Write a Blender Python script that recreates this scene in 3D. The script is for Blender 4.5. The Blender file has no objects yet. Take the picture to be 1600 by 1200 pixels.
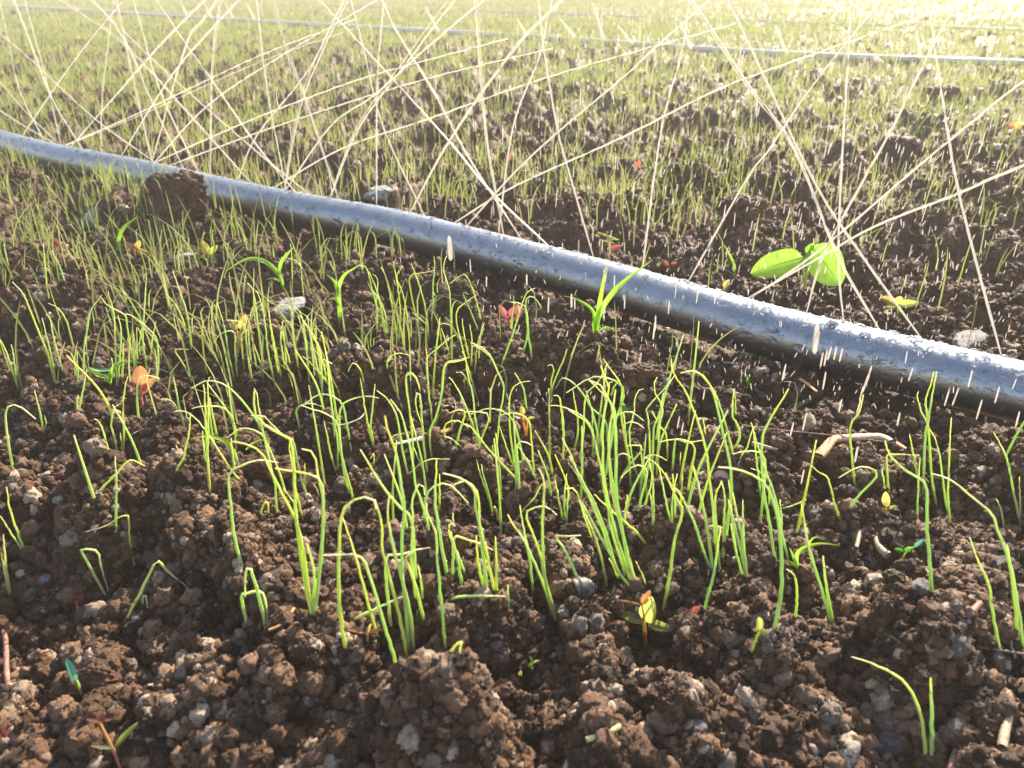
import bpy, bmesh, math, random
import numpy as np
from mathutils import Vector, Matrix, noise as mnoise

sc = bpy.context.scene
COL = sc.collection
random.seed(7)
R = math.radians

# ------------------------------------------------------------------ camera
CAM_H = 0.25
F = 1200.0                      # focal length in pixels of the 1600 px wide photograph
PITCH = math.atan(645 / F)      # how far the camera looks down
cam_d = bpy.data.cameras.new("camera")
cam = bpy.data.objects.new("camera", cam_d)
COL.objects.link(cam)
cam.location = (0, 0, CAM_H)
cam.rotation_euler = (math.pi / 2 - PITCH, 0, 0)
cam_d.sensor_width = 36
cam_d.lens = 36 * F / 1600
cam_d.clip_start = 0.01
cam_d.clip_end = 200
cam_d.dof.use_dof = True
cam_d.dof.focus_distance = 0.45
cam_d.dof.aperture_fstop = 18
sc.camera = cam

# ------------------------------------------------------------------ world, sun, exposure
SUN_AZ, SUN_EL = R(30), R(33)   # azimuth to the right of the view direction
w = bpy.data.worlds.new("World")
sc.world = w
w.use_nodes = True
nt = w.node_tree
sky = nt.nodes.new("ShaderNodeTexSky")
sky.sky_type = 'NISHITA'
sky.sun_disc = False
sky.sun_elevation = SUN_EL
sky.sun_rotation = SUN_AZ
sky.air_density = 1.0
sky.dust_density = 1.5
nt.links.new(sky.outputs[0], nt.nodes["Background"].inputs[0])
nt.nodes["Background"].inputs[1].default_value = 0.12
sd = bpy.data.lights.new("sun", 'SUN')
sd.energy = 5.0
sd.angle = R(0.6)
sd.color = (1.0, 0.86, 0.68)
sun = bpy.data.objects.new("sun", sd)
COL.objects.link(sun)
sdir = Vector((math.sin(SUN_AZ) * math.cos(SUN_EL), math.cos(SUN_AZ) * math.cos(SUN_EL), math.sin(SUN_EL)))
sun.rotation_euler = sdir.to_track_quat('Z', 'Y').to_euler()
sun.location = sdir * 20
sc.view_settings.view_transform = 'Standard'
sc.view_settings.look = 'None'
sc.view_settings.gamma = 1
sc.view_settings.exposure = 1.33
sc.cycles.max_bounces = 8
sc.cycles.transparent_max_bounces = 16
sc.cycles.volume_bounces = 0
sc.cycles.use_denoising = True
sc.cycles.sample_clamp_indirect = 4
sc.cycles.caustics_refractive = False
sc.cycles.caustics_reflective = False

# ------------------------------------------------------------------ pixels to rays
CP, SP = math.cos(PITCH), math.sin(PITCH)
CAM = Vector((0, 0, CAM_H))
def ray(px, py):
    u, v = (px - 800) / F, (600 - py) / F
    return Vector((u, CP + v * SP, -SP + v * CP))
def at_z(px, py, z=0.0):
    d = ray(px, py)
    return CAM + d * ((z - CAM_H) / d.z)
def to_px(x, y, z):
    dx, dy, dz = x, y, z - CAM_H
    dep = dy * CP - dz * SP
    return 800 + F * dx / dep, 600 - F * (dy * SP + dz * CP) / dep, dep
def on_plane(px, py, p0, n):
    d = ray(px, py)
    t = (p0 - CAM).dot(n) / d.dot(n)
    return CAM + d * t

# ------------------------------------------------------------------ hoses (centre lines come first: the soil lies round them)
def catmull(pts, n):
    P = [Vector(p) for p in pts]
    P = [P[0] * 2 - P[1]] + P + [P[-1] * 2 - P[-2]]
    out = []
    for i in range(1, len(P) - 2):
        a, b, c, d = P[i - 1:i + 3]
        for k in range(n):
            t = k / n
            out.append(0.5 * ((2 * b) + (c - a) * t + (2 * a - 5 * b + 4 * c - d) * t * t + (3 * b - a - 3 * c + d) * t ** 3))
    out.append(P[-2])
    return out
HR = 0.0192
HZ = 0.0185
hose_px = [(-420, 166), (-250, 172), (-120, 188), (0, 224), (100, 250), (200, 268), (300, 292), (400, 315), (500, 335), (600, 353), (700, 378), (800, 404),
           (900, 431), (1000, 459), (1100, 489), (1200, 518), (1300, 543), (1400, 567), (1500, 591), (1600, 614), (1800, 660), (2100, 722)]
hose_line = catmull([at_z(x, y, HZ) for x, y in hose_px], 10)
far_px = [(-500, -6), (-200, 2), (0, 9), (400, 33), (800, 56), (1200, 83), (1600, 99), (2000, 112), (2500, 130)]
far_line = catmull([at_z(x, y, 0.018) for x, y in far_px], 8)
far2_px = [(-300, -18), (400, 4), (800, 19), (1200, 33), (1600, 46), (2100, 62)]
far2_line = catmull([at_z(x, y, 0.010) for x, y in far2_px], 8)
for _ in range(25):     # ease out kinks
    hose_line = [hose_line[0]] + [(a + b * 2 + c) / 4 for a, b, c in zip(hose_line, hose_line[1:], hose_line[2:])] + [hose_line[-1]]
HL = np.array([[p.x, p.y] for p in hose_line])
def dist_line(x, y, L):
    d = np.full(x.shape, 1e9)
    for i in range(len(L) - 1):
        ax, ay = L[i]; bx, by = L[i + 1]
        vx, vy = bx - ax, by - ay
        t = np.clip(((x - ax) * vx + (y - ay) * vy) / (vx * vx + vy * vy + 1e-12), 0, 1)
        d = np.minimum(d, (x - ax - t * vx) ** 2 + (y - ay - t * vy) ** 2)
    return np.sqrt(d)

# ------------------------------------------------------------------ soil height
def hsh(ix, iy, s):
    h = (ix.astype(np.int64) * 374761393 + iy.astype(np.int64) * 668265263 + s * 1442695041) & 0xFFFFFFFF
    h = ((h ^ (h >> 13)) * 1274126177) & 0xFFFFFFFF
    h = ((h ^ (h >> 16)) * 2246822519) & 0xFFFFFFFF
    h = h ^ (h >> 15)
    return (h & 0xFFFFFF) / float(0x1000000)
def vnoise(x, y, s):
    ix, iy = np.floor(x), np.floor(y)
    fx, fy = x - ix, y - iy
    fx, fy = fx * fx * (3 - 2 * fx), fy * fy * (3 - 2 * fy)
    a, b = hsh(ix, iy, s), hsh(ix + 1, iy, s)
    c, d = hsh(ix, iy + 1, s), hsh(ix + 1, iy + 1, s)
    return (a + (b - a) * fx) + ((c + (d - c) * fx) - (a + (b - a) * fx)) * fy
def lumps(x, y, cell, rad, hgt, s, fill=1.0):
    X, Y = x / cell, y / cell
    ix, iy = np.floor(X), np.floor(Y)
    out = np.zeros(x.shape)
    for dx in (-1, 0, 1):
        for dy in (-1, 0, 1):
            jx, jy = ix + dx, iy + dy
            cx, cy = jx + hsh(jx, jy, s), jy + hsh(jx, jy, s + 1)
            r = (0.35 + 0.65 * hsh(jx, jy, s + 2)) * rad
            on = hsh(jx, jy, s + 3) < fill
            an = hsh(jx, jy, s + 4) * 6.283
            el = 0.7 + 0.6 * hsh(jx, jy, s + 5)
            ux, uy = X - cx, Y - cy
            a = (ux * np.cos(an) + uy * np.sin(an)) * el
            b = (-ux * np.sin(an) + uy * np.cos(an)) / el
            q = 1 - (a * a + b * b) / (r * r)
            out = np.maximum(out, np.where(on, np.sqrt(np.maximum(q, 0)) * r / rad * hgt, 0))
    return out
BUMPS = []      # (x, y, radius, height) named mounds seen in the photograph
for px, py, r, h in [(722, 1180, .024, .030), (700, 1200, .024, .014), (1390, 1010, .034, .022), (1500, 1000, .022, .014), (105, 840, .042, .026), (60, 760, .03, .012),
                     (1150, 1010, .030, .017), (255, 330, .034, .018), (1230, 1020, .022, .012), (600, 620, .05, .020), (1060, 1110, .016, .012),
                     (250, 800, .045, .018), (150, 1120, .03, .012), (330, 1150, .03, .014), (380, 1000, .03, .012), (1480, 700, .05, .010),
                     (1350, 640, .05, .008), (860, 620, .05, .012), (1080, 830, .03, .014), (720, 830, .022, .012), (880, 790, .03, .012),
                     (1460, 1110, .03, .010), (1560, 940, .025, .010), (330, 900, .03, .012), (990, 850, .03, .008), (1220, 860, .03, .014),
                     (1560, 730, .03, .012), (470, 930, .03, .012)]:
    p = at_z(px, py, 0)
    BUMPS.append((p.x, p.y, r, h))
def height(x, y):
    x = np.asarray(x, float); y = np.asarray(y, float)
    r = np.hypot(x, y)
    wx = x + (vnoise(x / .02, y / .02, 91) - .5) * .018 + (vnoise(x / .005, y / .005, 92) - .5) * .006
    wy = y + (vnoise(x / .02 + 7, y / .02, 93) - .5) * .018 + (vnoise(x / .005, y / .005 + 5, 94) - .5) * .006
    dh = dist_line(x, y, HL)
    near = np.clip((dh - .012) / .06, 0, 1)
    near = near * near * (3 - 2 * near)
    amp = np.clip((y - 0.1) * .8 + .55, .6, 1.0) * (0.30 + 0.70 * near)
    far = np.clip((6 - r) / 4, .3, 1)
    h = (vnoise(x / .33, y / .33, 1) - .5) * .020 * amp
    h += (vnoise(x / .11, y / .11, 2) - .5) * .014 * amp
    h += lumps(wx, wy, .060, .80, .033, 10, .55) * amp * far
    h += lumps(wx, wy, .028, .85, .019, 20, .65) * (.45 + .55 * near)
    h += lumps(wx, wy, .0125, .85, .0058, 30, .8) * (.5 + .5 * near)
    h += lumps(wx, wy, .0060, .85, .0030, 40, .9)
    h += lumps(x, y, .0028, .9, .0014, 50, .95)
    h += (vnoise(x / .0016, y / .0016, 60) - .5) * .0006
    for bx, by, br, bh in BUMPS:
        q = 1 - ((x - bx) ** 2 + (y - by) ** 2) / br ** 2
        q = q * (1 + .7 * (vnoise(x / .013, y / .013, 71) - .5))
        h += np.where(q > 0, np.power(np.maximum(q, 0), .7), 0) * bh
    # soil raised along the hose, added to shut the bright gap beneath it
    h += .006 * np.exp(-(dh / .03) ** 2)
    return h - .019
def hz(x, y):
    return float(height(np.array([x]), np.array([y]))[0])
def ground(px, py):
    """first point where the line of sight through a pixel meets the soil"""
    d = ray(px, py)
    t0 = (0.06 - CAM_H) / d.z; t1 = (-0.03 - CAM_H) / d.z
    for rep in range(3):
        t = np.linspace(t0, t1, 260 if rep == 0 else 24)
        g = CAM_H + d.z * t - height(d.x * t, d.y * t)
        k = int(np.argmax(g < 0)) if (g < 0).any() else len(t) - 1
        k = max(k, 1)
        t0, t1 = t[k - 1], t[k]
    return CAM + d * float(t1)

# ------------------------------------------------------------------ material helpers
def mat(name):
    m = bpy.data.materials.new(name)
    m.use_nodes = True
    n = m.node_tree.nodes
    return m, m.node_tree, n["Principled BSDF"]
def ramp(nt, stops, fac, interp='LINEAR'):
    r = nt.nodes.new("ShaderNodeValToRGB")
    r.color_ramp.interpolation = interp
    el = r.color_ramp.elements
    while len(el) < len(stops): el.new(0.5)
    for e, (p, c) in zip(el, stops):
        e.position = p; e.color = (*c, 1)
    nt.links.new(fac, r.inputs[0])
    return r.outputs[0]
def tnoise(nt, scale, detail=4, rough=.6, coord='Object'):
    tc = nt.nodes.new("ShaderNodeTexCoord")
    n = nt.nodes.new("ShaderNodeTexNoise")
    n.inputs["Scale"].default_value = scale
    n.inputs["Detail"].default_value = detail
    n.inputs["Roughness"].default_value = rough
    nt.links.new(tc.outputs[coord], n.inputs["Vector"])
    return n.outputs["Fac"]
def bump(nt, bs, fac, dist, strength=1.0):
    b = nt.nodes.new("ShaderNodeBump")
    b.inputs["Distance"].default_value = dist
    b.inputs["Strength"].default_value = strength
    nt.links.new(fac, b.inputs["Height"])
    nt.links.new(b.outputs[0], bs.inputs["Normal"])
def mixc(nt, fac, a, b, mode='MIX'):
    m = nt.nodes.new("ShaderNodeMix"); m.data_type = 'RGBA'; m.blend_type = mode
    for s, v in ((m.inputs[0], fac), (m.inputs[6], a), (m.inputs[7], b)):
        if isinstance(v, (int, float)): s.default_value = v
        elif isinstance(v, tuple): s.default_value = (*v, 1)
        else: nt.links.new(v, s)
    return m.outputs[2]
def obj_random(nt):
    return nt.nodes.new("ShaderNodeObjectInfo").outputs["Random"]

def soil_material():
    m, nt, b = mat("dark moist soil")
    c1 = ramp(nt, [(.3, (.034, .018, .010)), (.5, (.088, .048, .026)), (.68, (.17, .095, .053)), (.8, (.28, .17, .10))], tnoise(nt, 130, 6, .7))
    c2 = ramp(nt, [(.35, (.75, .72, .72)), (.65, (1.35, 1.2, 1.1))], tnoise(nt, 14, 3))
    nt.links.new(mixc(nt, 1.0, c1, c2, 'MULTIPLY'), b.inputs["Base Color"])
    b.inputs["Roughness"].default_value = .62
    b.inputs["Specular IOR Level"].default_value = .3
    bump(nt, b, tnoise(nt, 1500, 3, .7), .0006, .8)
    return m
def crumb_material():
    m, nt, b = mat("soil crumbs and grit")
    c = ramp(nt, [(0, (.046, .025, .013)), (.30, (.100, .054, .029)), (.66, (.18, .100, .056)), (.84, (.29, .18, .11)), (.90, (.20, .165, .13)), (.94, (.40, .29, .20)), (.975, (.54, .43, .32))], obj_random(nt))
    k = ramp(nt, [(.3, (.6, .6, .6)), (.7, (1.35, 1.3, 1.25))], tnoise(nt, 2.5, 4, .7))
    nt.links.new(mixc(nt, 1.0, c, k, 'MULTIPLY'), b.inputs["Base Color"])
    b.inputs["Roughness"].default_value = .48
    b.inputs["Specular IOR Level"].default_value = .3
    bump(nt, b, tnoise(nt, 5, 4, .7), .07, .5)
    return m
M_SOIL = soil_material()
M_CRUMB = crumb_material()

# ------------------------------------------------------------------ object helpers
def tag(o, label=None, cat=None, group=None, kind=None):
    if label: o["label"] = label
    if cat: o["category"] = cat
    if group: o["group"] = group
    if kind: o["kind"] = kind
    return o
def link(o, parent=None):
    COL.objects.link(o)
    if parent is not None: o.parent = parent
    return o
def mesh_np(name, V, Fq, material, parent=None, smooth=True, loc=None):
    """V (n,3) vertices, Fq (m,k) faces all with k corners"""
    V = np.asarray(V, np.float32); Fq = np.asarray(Fq, np.int32)
    me = bpy.data.meshes.new(name)
    me.vertices.add(len(V)); me.vertices.foreach_set("co", V.ravel())
    k = Fq.shape[1]
    me.loops.add(Fq.size); me.loops.foreach_set("vertex_index", Fq.ravel())
    me.polygons.add(len(Fq))
    me.polygons.foreach_set("loop_start", np.arange(len(Fq), dtype=np.int32) * k)
    me.polygons.foreach_set("loop_total", np.full(len(Fq), k, np.int32))
    me.update(calc_edges=True)
    if smooth: me.polygons.foreach_set("use_smooth", np.ones(len(Fq), bool))
    me.materials.append(material)
    o = bpy.data.objects.new(name, me)
    if loc is not None: o.location = loc
    return link(o, parent)
def empty(name, loc):
    o = bpy.data.objects.new(name, None)
    o.empty_display_size = .01
    o.location = loc
    return link(o)
def shift_to(o, origin):
    """move a mesh's own origin to a point without moving its shape"""
    me = o.data
    n = len(me.vertices); a = np.empty(n * 3, np.float32)
    me.vertices.foreach_get("co", a)
    a = a.reshape(-1, 3) - np.array(origin, np.float32)
    me.vertices.foreach_set("co", a.ravel())
    o.location = origin

# ------------------------------------------------------------------ the field: one sheet of soil
az = np.concatenate([np.linspace(-math.pi, -1.0, 40)[:-1], np.linspace(-1.0, -.80, 30)[:-1], np.linspace(-.80, .80, 1150)[:-1], np.linspace(.80, 1.0, 30)[:-1], np.linspace(1.0, math.pi, 40)])
angs = np.linspace(math.atan(.25 / .10), math.atan(.25 / .16), 40)[:-1]
yp = np.linspace(1290, 0, 850)
ang2 = PITCH + np.arctan((yp - 600) / F)
rr = np.concatenate([np.linspace(.0, .095, 10), .25 / np.tan(angs), .25 / np.tan(ang2[.25 / np.tan(ang2) > .162]), np.geomspace(9.0, 120, 24)])
A, RR = np.meshgrid(az, rr)
X, Y = np.sin(A) * RR, np.cos(A) * RR
Z = height(X, Y)
n_r, n_a = X.shape
V = np.stack([X.ravel(), Y.ravel(), Z.ravel()], 1)
i = np.arange(n_r - 1)[:, None] * n_a + np.arange(n_a - 1)[None, :]
Fq = np.stack([i, i + 1, i + n_a + 1, i + n_a], -1).reshape(-1, 4)[:, ::-1]
tag(mesh_np("ground", V, Fq, M_SOIL), "dark crumbly tilled soil of the seedbed", kind="structure")

# crumbs of soil and grit lying all over it: nobody could count them
rs = np.random.RandomState(5)
def crumb_points():
    P, S = [], []
    # spread so that they are even over the picture: many near, few far
    n = 520000
    py = rs.uniform(20, 1285, n); px = rs.uniform(-330, 1930, n)
    ang = PITCH + np.arctan((py - 600) / F)
    y = CAM_H / np.tan(ang)
    dep = y * CP + CAM_H * SP
    x = (px - 800) / F * dep
    size = np.exp(rs.normal(math.log(.00054), .80, n))          # radius in metres
    size = np.clip(size, .0004, .0048) * np.clip(dep / .55, 1, 12) ** .42
    return x, y, size
cx, cy, cs = crumb_points()
dl = dist_line(cx, cy, HL)
keep = dl > .014
cx, cy, cs = cx[keep], cy[keep], cs[keep]
czz = height(cx, cy) + cs * .4
me = bpy.data.meshes.new("soil_crumbs")
me.vertices.add(len(cx)); me.vertices.foreach_set("co", np.stack([cx, cy, czz], 1).astype(np.float32).ravel())
a = me.attributes.new("crumb_size", 'FLOAT', 'POINT'); a.data.foreach_set("value", cs.astype(np.float32))
a = me.attributes.new("crumb_turn", 'FLOAT_VECTOR', 'POINT'); a.data.foreach_set("vector", rs.uniform(0, 6.28, (len(cx), 3)).astype(np.float32).ravel())
a = me.attributes.new("crumb_pick", 'INT', 'POINT'); a.data.foreach_set("value", rs.randint(0, 6, len(cx)).astype(np.int32))
crumbs = link(bpy.data.objects.new("soil_crumbs", me))
tag(crumbs, "loose soil crumbs and grit covering the whole seedbed", kind="stuff")
ng = bpy.data.node_groups.new("crumbs", 'GeometryNodeTree')
ng.interface.new_socket("Geometry", in_out='INPUT', socket_type='NodeSocketGeometry')
ng.interface.new_socket("Geometry", in_out='OUTPUT', socket_type='NodeSocketGeometry')
N, L = ng.nodes, ng.links
gi, go = N.new("NodeGroupInput"), N.new("NodeGroupOutput")
g2i = N.new("GeometryNodeGeometryToInstance")
for k in range(6):
    ico = N.new("GeometryNodeMeshIcoSphere"); ico.inputs["Subdivisions"].default_value = 3; ico.inputs["Radius"].default_value = 1
    pos = N.new("GeometryNodeInputPosition")
    nz = N.new("ShaderNodeTexNoise"); nz.noise_dimensions = '4D'
    nz.inputs["W"].default_value = k * 3.7; nz.inputs["Scale"].default_value = 1.25 + .15 * k; nz.inputs["Detail"].default_value = 5
    nz.inputs["Roughness"].default_value = .65
    L.new(pos.outputs[0], nz.inputs["Vector"])
    sub = N.new("ShaderNodeVectorMath"); sub.operation = 'SUBTRACT'; sub.inputs[1].default_value = (.5, .5, .5)
    L.new(nz.outputs["Color"], sub.inputs[0])
    scl = N.new("ShaderNodeVectorMath"); scl.operation = 'SCALE'; scl.inputs[3].default_value = 2.3
    L.new(sub.outputs[0], scl.inputs[0])
    sp = N.new("GeometryNodeSetPosition")
    L.new(ico.outputs[0], sp.inputs["Geometry"]); L.new(scl.outputs[0], sp.inputs["Offset"])
    tr = N.new("GeometryNodeTransform"); tr.inputs["Scale"].default_value = (1.0, .85 + .03 * k, .62 + .05 * k)
    L.new(sp.outputs[0], tr.inputs[0])
    sm = N.new("GeometryNodeSetShadeSmooth"); L.new(tr.outputs[0], sm.inputs[0])
    sm_m = N.new("GeometryNodeSetMaterial"); sm_m.inputs["Material"].default_value = M_CRUMB
    L.new(sm.outputs[0], sm_m.inputs[0]); L.new(sm_m.outputs[0], g2i.inputs[0])
iop = N.new("GeometryNodeInstanceOnPoints")
def named(nm, ty):
    q = N.new("GeometryNodeInputNamedAttribute"); q.data_type = ty; q.inputs["Name"].default_value = nm
    return q.outputs["Attribute"]
L.new(gi.outputs[0], iop.inputs["Points"]); L.new(g2i.outputs[0], iop.inputs["Instance"])
iop.inputs["Pick Instance"].default_value = True
L.new(named("crumb_pick", 'INT'), iop.inputs["Instance Index"])
L.new(named("crumb_turn", 'FLOAT_VECTOR'), iop.inputs["Rotation"])
L.new(named("crumb_size", 'FLOAT'), iop.inputs["Scale"])
L.new(iop.outputs[0], go.inputs[0])
crumbs.modifiers.new("crumbs", 'NODES').node_group = ng

# ------------------------------------------------------------------ the hoses
def tube(path, rad, seg, closed_ends=True, tangents=None):
    """V, quads of a tube along path; rad number or list"""
    n = len(path)
    P = np.array([list(p) for p in path], float)
    T = np.gradient(P, axis=0)
    T /= np.linalg.norm(T, axis=1)[:, None] + 1e-12
    ref = np.array([0, 0, 1.0]) if abs(T[:, 2]).max() < .95 else np.array([0.3, 1.0, 0.1])
    S = np.cross(T, ref); S /= np.linalg.norm(S, axis=1)[:, None] + 1e-12
    U = np.cross(S, T)
    rad = np.broadcast_to(np.asarray(rad, float), (n,))
    a = np.linspace(0, 2 * math.pi, seg, endpoint=False)
    V = P[:, None, :] + rad[:, None, None] * (np.cos(a)[None, :, None] * S[:, None, :] + np.sin(a)[None, :, None] * U[:, None, :])
    V = V.reshape(-1, 3)
    i = np.arange(n - 1)[:, None] * seg; j = np.arange(seg)[None, :]; j2 = (j + 1) % seg
    Fq = np.stack([i + j, i + j2, i + seg + j2, i + seg + j], -1).reshape(-1, 4)
    return V, Fq
def hose_material(name, base, rough, metal=0.0):
    m, nt, b = mat(name)
    c = mixc(nt, ramp(nt, [(.35, (0, 0, 0)), (.7, (1, 1, 1))], tnoise(nt, 60, 5, .7)), base, tuple(q * 1.25 for q in base))
    nt.links.new(c, b.inputs["Base Color"])
    b.inputs["Roughness"].default_value = rough
    b.inputs["Specular IOR Level"].default_value = .8
    b.inputs["Coat Weight"].default_value = .35
    b.inputs["Metallic"].default_value = metal
    b.inputs["Coat Roughness"].default_value = .16
    b.inputs["Coat IOR"].default_value = 1.6
    bump(nt, b, tnoise(nt, 480, 5, .65), .0004, .5)
    return m
M_HOSE = hose_material("wet black hose plastic", (.33, .355, .385), .38, 1.0)  # black plastic; blue-grey metallic colour put in to strengthen the sky sheen
def make_hose(name, line, r, seg, material):
    # even spacing
    P = [Vector(p) for p in line]
    V, Fq = tube(P, r, seg)
    return mesh_np(name, V, Fq, material)
M_HOSE_FAR = hose_material("distant hose with painted shine", (.62, .60, .55), .6)  # pale base colour stands in for sunlight shining on the hose top
hose = make_hose("irrigation_hose", catmull(hose_line, 3), HR, 48, M_HOSE)
tag(hose, "thick wet black irrigation hose crossing the seedbed, nearest of the hoses", "hose")
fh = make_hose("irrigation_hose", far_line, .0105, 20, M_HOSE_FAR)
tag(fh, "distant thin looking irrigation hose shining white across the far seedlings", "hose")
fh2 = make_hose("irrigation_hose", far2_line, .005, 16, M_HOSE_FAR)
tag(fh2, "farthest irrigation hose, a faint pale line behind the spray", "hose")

# ------------------------------------------------------------------ plant materials
def flesh(name, stops, rough=.35, scale=.003, var=.13, radius=(.7, 1.0, .25)):
    """thin juicy stalk: light soaks through it; colour changes along its length"""
    m, nt, b = mat(name)
    at = nt.nodes.new("ShaderNodeAttribute"); at.attribute_name = "along"
    c = ramp(nt, stops, at.outputs["Fac"])
    rv = ramp(nt, [(0, (1 - var, 1 - var * .6, 1)), (.5, (1, 1, 1)), (1, (1 + var * 1.6, 1 + var * .5, .6))], obj_random(nt))
    nt.links.new(mixc(nt, 1.0, c, rv, 'MULTIPLY'), b.inputs["Base Color"])
    b.inputs["Roughness"].default_value = rough
    b.inputs["Subsurface Weight"].default_value = 1.0
    b.inputs["Subsurface Scale"].default_value = scale
    b.inputs["Subsurface Radius"].default_value = radius
    return m
def sheet(name, col, spot=None, rough=.4, trans=.6, scale=90):
    """thin leaf: half of the light passes through"""
    m, nt, b = mat(name)
    c = tuple(min(1, q * 1.35) for q in col) if spot is None else spot
    cc = mixc(nt, ramp(nt, [(.4, (0, 0, 0)), (.65, (1, 1, 1))], tnoise(nt, scale, 3)), col, c)
    nt.links.new(cc, b.inputs["Base Color"])
    b.inputs["Roughness"].default_value = rough
    tl = nt.nodes.new("ShaderNodeBsdfTranslucent")
    nt.links.new(cc, tl.inputs[0])
    mx = nt.nodes.new("ShaderNodeMixShader"); mx.inputs[0].default_value = trans
    nt.links.new(b.outputs[0], mx.inputs[1]); nt.links.new(tl.outputs[0], mx.inputs[2])
    nt.links.new(mx.outputs[0], nt.nodes["Material Output"].inputs[0])
    return m
M_ONION = flesh("onion leaf green", [(0, (.68, .70, .32)), (.18, (.55, .65, .22)), (.6, (.50, .62, .25)), (.85, (.58, .62, .36)), (1, (.70, .66, .46))])
M_TIP = flesh("dry onion leaf tip", [(0, (.46, .52, .22)), (.5, (.62, .56, .36)), (1, (.72, .60, .46))], var=.1)
M_GRASS = sheet("bright grass leaf", (.30, .56, .04), (.40, .66, .07), trans=.65)
M_GRASS_DIM = sheet("bluish grass leaf", (.12, .36, .16), (.2, .45, .2), trans=.5)
M_FIELD = None

def set_along(o, n_rings, seg, t0=0.0, t1=1.0):
    a = o.data.attributes.new("along", 'FLOAT', 'POINT')
    a.data.foreach_set("value", np.repeat(np.linspace(t0, t1, n_rings), seg).astype(np.float32))
def stalk(name, path, r0, r1, material, parent, org, seg=8, t0=0.0, t1=1.0, shape=None):
    n = len(path)
    rad = np.linspace(r0, r1, n) if shape is None else shape
    rad = rad * (1 + .03 * np.sin(np.arange(n) * 1.7 + path[0].x * 900))
    V, Fq = tube([p - org for p in path], rad, seg)
    o = mesh_np(name, V, Fq, material, parent)
    set_along(o, n, seg, t0, t1)
    return o
def smooth_path(pts, n):
    P = catmull(pts, 8)
    L_ = [0]
    for a, b in zip(P, P[1:]): L_.append(L_[-1] + (b - a).length)
    out, j = [], 0
    for k in range(n):
        s = L_[-1] * k / (n - 1)
        while j < len(L_) - 2 and L_[j + 1] < s: j += 1
        d = L_[j + 1] - L_[j]
        out.append(P[j].lerp(P[j + 1], 0 if d < 1e-9 else min(1, (s - L_[j]) / d)))
    return out, L_[-1]

# ------------------------------------------------------------------ onion seedlings, each followed along its leaf
TR = []
def tr(ox, oy, s, lst):
    for t in lst: TR.append([(ox + x * s, oy + y * s) for x, y in t])
s3, s4 = .1875, 1 / 3
tr(0, 800, s4, [[(45, 395), (20, 270), (5, 190)], [(47, 396), (28, 250), (15, 105)], [(122, 205), (60, 110), (0, 15)], [(124, 207), (85, 100), (45, -20), (30, -120)],
 [(512, 426), (445, 300), (383, 185), (395, 174), (456, 186), (475, 255), (508, 375)], [(588, 515), (660, 375), (735, 234), (785, 275), (880, 356)],
 [(675, 458), (668, 410), (682, 390), (692, 450)], [(628, 238), (612, 150), (603, 35), (602, 18), (570, 20), (495, 65), (405, 92)],
 [(1160, 530), (1132, 400), (1160, 382), (1230, 380), (1260, 520)], [(1245, 525), (1215, 400), (1180, 280), (1163, 260), (1150, 300), (1150, 400)]])
tr(400, 800, s4, [[(430, 680), (395, 480), (388, 240), (400, 20), (435, -35), (480, -65), (545, -68), (562, -10)], [(585, 635), (540, 480), (470, 220), (405, 20)],
 [(668, 755), (600, 520), (540, 320), (495, 212), (400, 200), (312, 205)], [(265, 490), (225, 300), (190, 40), (170, -300), (140, -350), (70, -390), (0, -450), (-10, -570)],
 [(272, 490), (300, 280), (316, 0), (290, -180), (268, -278), (212, -296)], [(262, 480), (275, 300), (238, 145)],
 [(905, 700), (912, 655), (962, 608), (955, 660)], [(380, 480), (372, 452)], [(440, 515), (560, 455), (690, 395)]])
tr(1200, 800, s4, [[(1090, 685), (1055, 480), (1035, 340), (985, 230), (945, 118)], [(1170, 745), (1150, 650), (1115, 520)],
 [(742, 1200), (725, 1000), (690, 880), (620, 780), (500, 715), (392, 680)], [(765, 1200), (768, 980), (762, 775)],
 [(1205, 770), (1190, 560), (1150, 300), (1118, 150)], [(968, 705), (958, 615)]])
tr(50, 600, s3, [[(95, 410), (75, 280), (45, 150), (20, 50)], [(97, 405), (118, 330), (105, 262)], [(370, 300), (400, 170), (435, 0), (455, -120)], [(372, 298), (382, 90)],
 [(765, 610), (765, 400), (760, 150), (785, 0), (800, -60)], [(640, 580), (600, 420), (560, 320), (520, 290)], [(710, 560), (690, 450), (660, 350), (680, 210), (720, 170), (765, 150)],
 [(742, 525), (800, 450), (850, 410), (910, 378)], [(755, 605), (745, 480), (735, 405)], [(545, 930), (620, 830), (720, 730), (790, 650), (850, 635), (940, 685)],
 [(697, 1260), (700, 1000), (705, 800), (690, 600)], [(1205, 720), (1260, 620), (1300, 450), (1325, 240)], [(1230, 610), (1220, 560), (1200, 510)],
 [(1285, 420), (1260, 350), (1240, 250), (1180, 160), (1120, 125), (1070, 130)], [(1288, 415), (1230, 200), (1190, 0), (1180, -60)],
 [(1480, 910), (1470, 700), (1450, 400), (1440, 100), (1430, 0)], [(1484, 905), (1465, 650), (1470, 300), (1465, 0), (1480, -60)], [(1450, 650), (1430, 520), (1420, 390)]])
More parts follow.
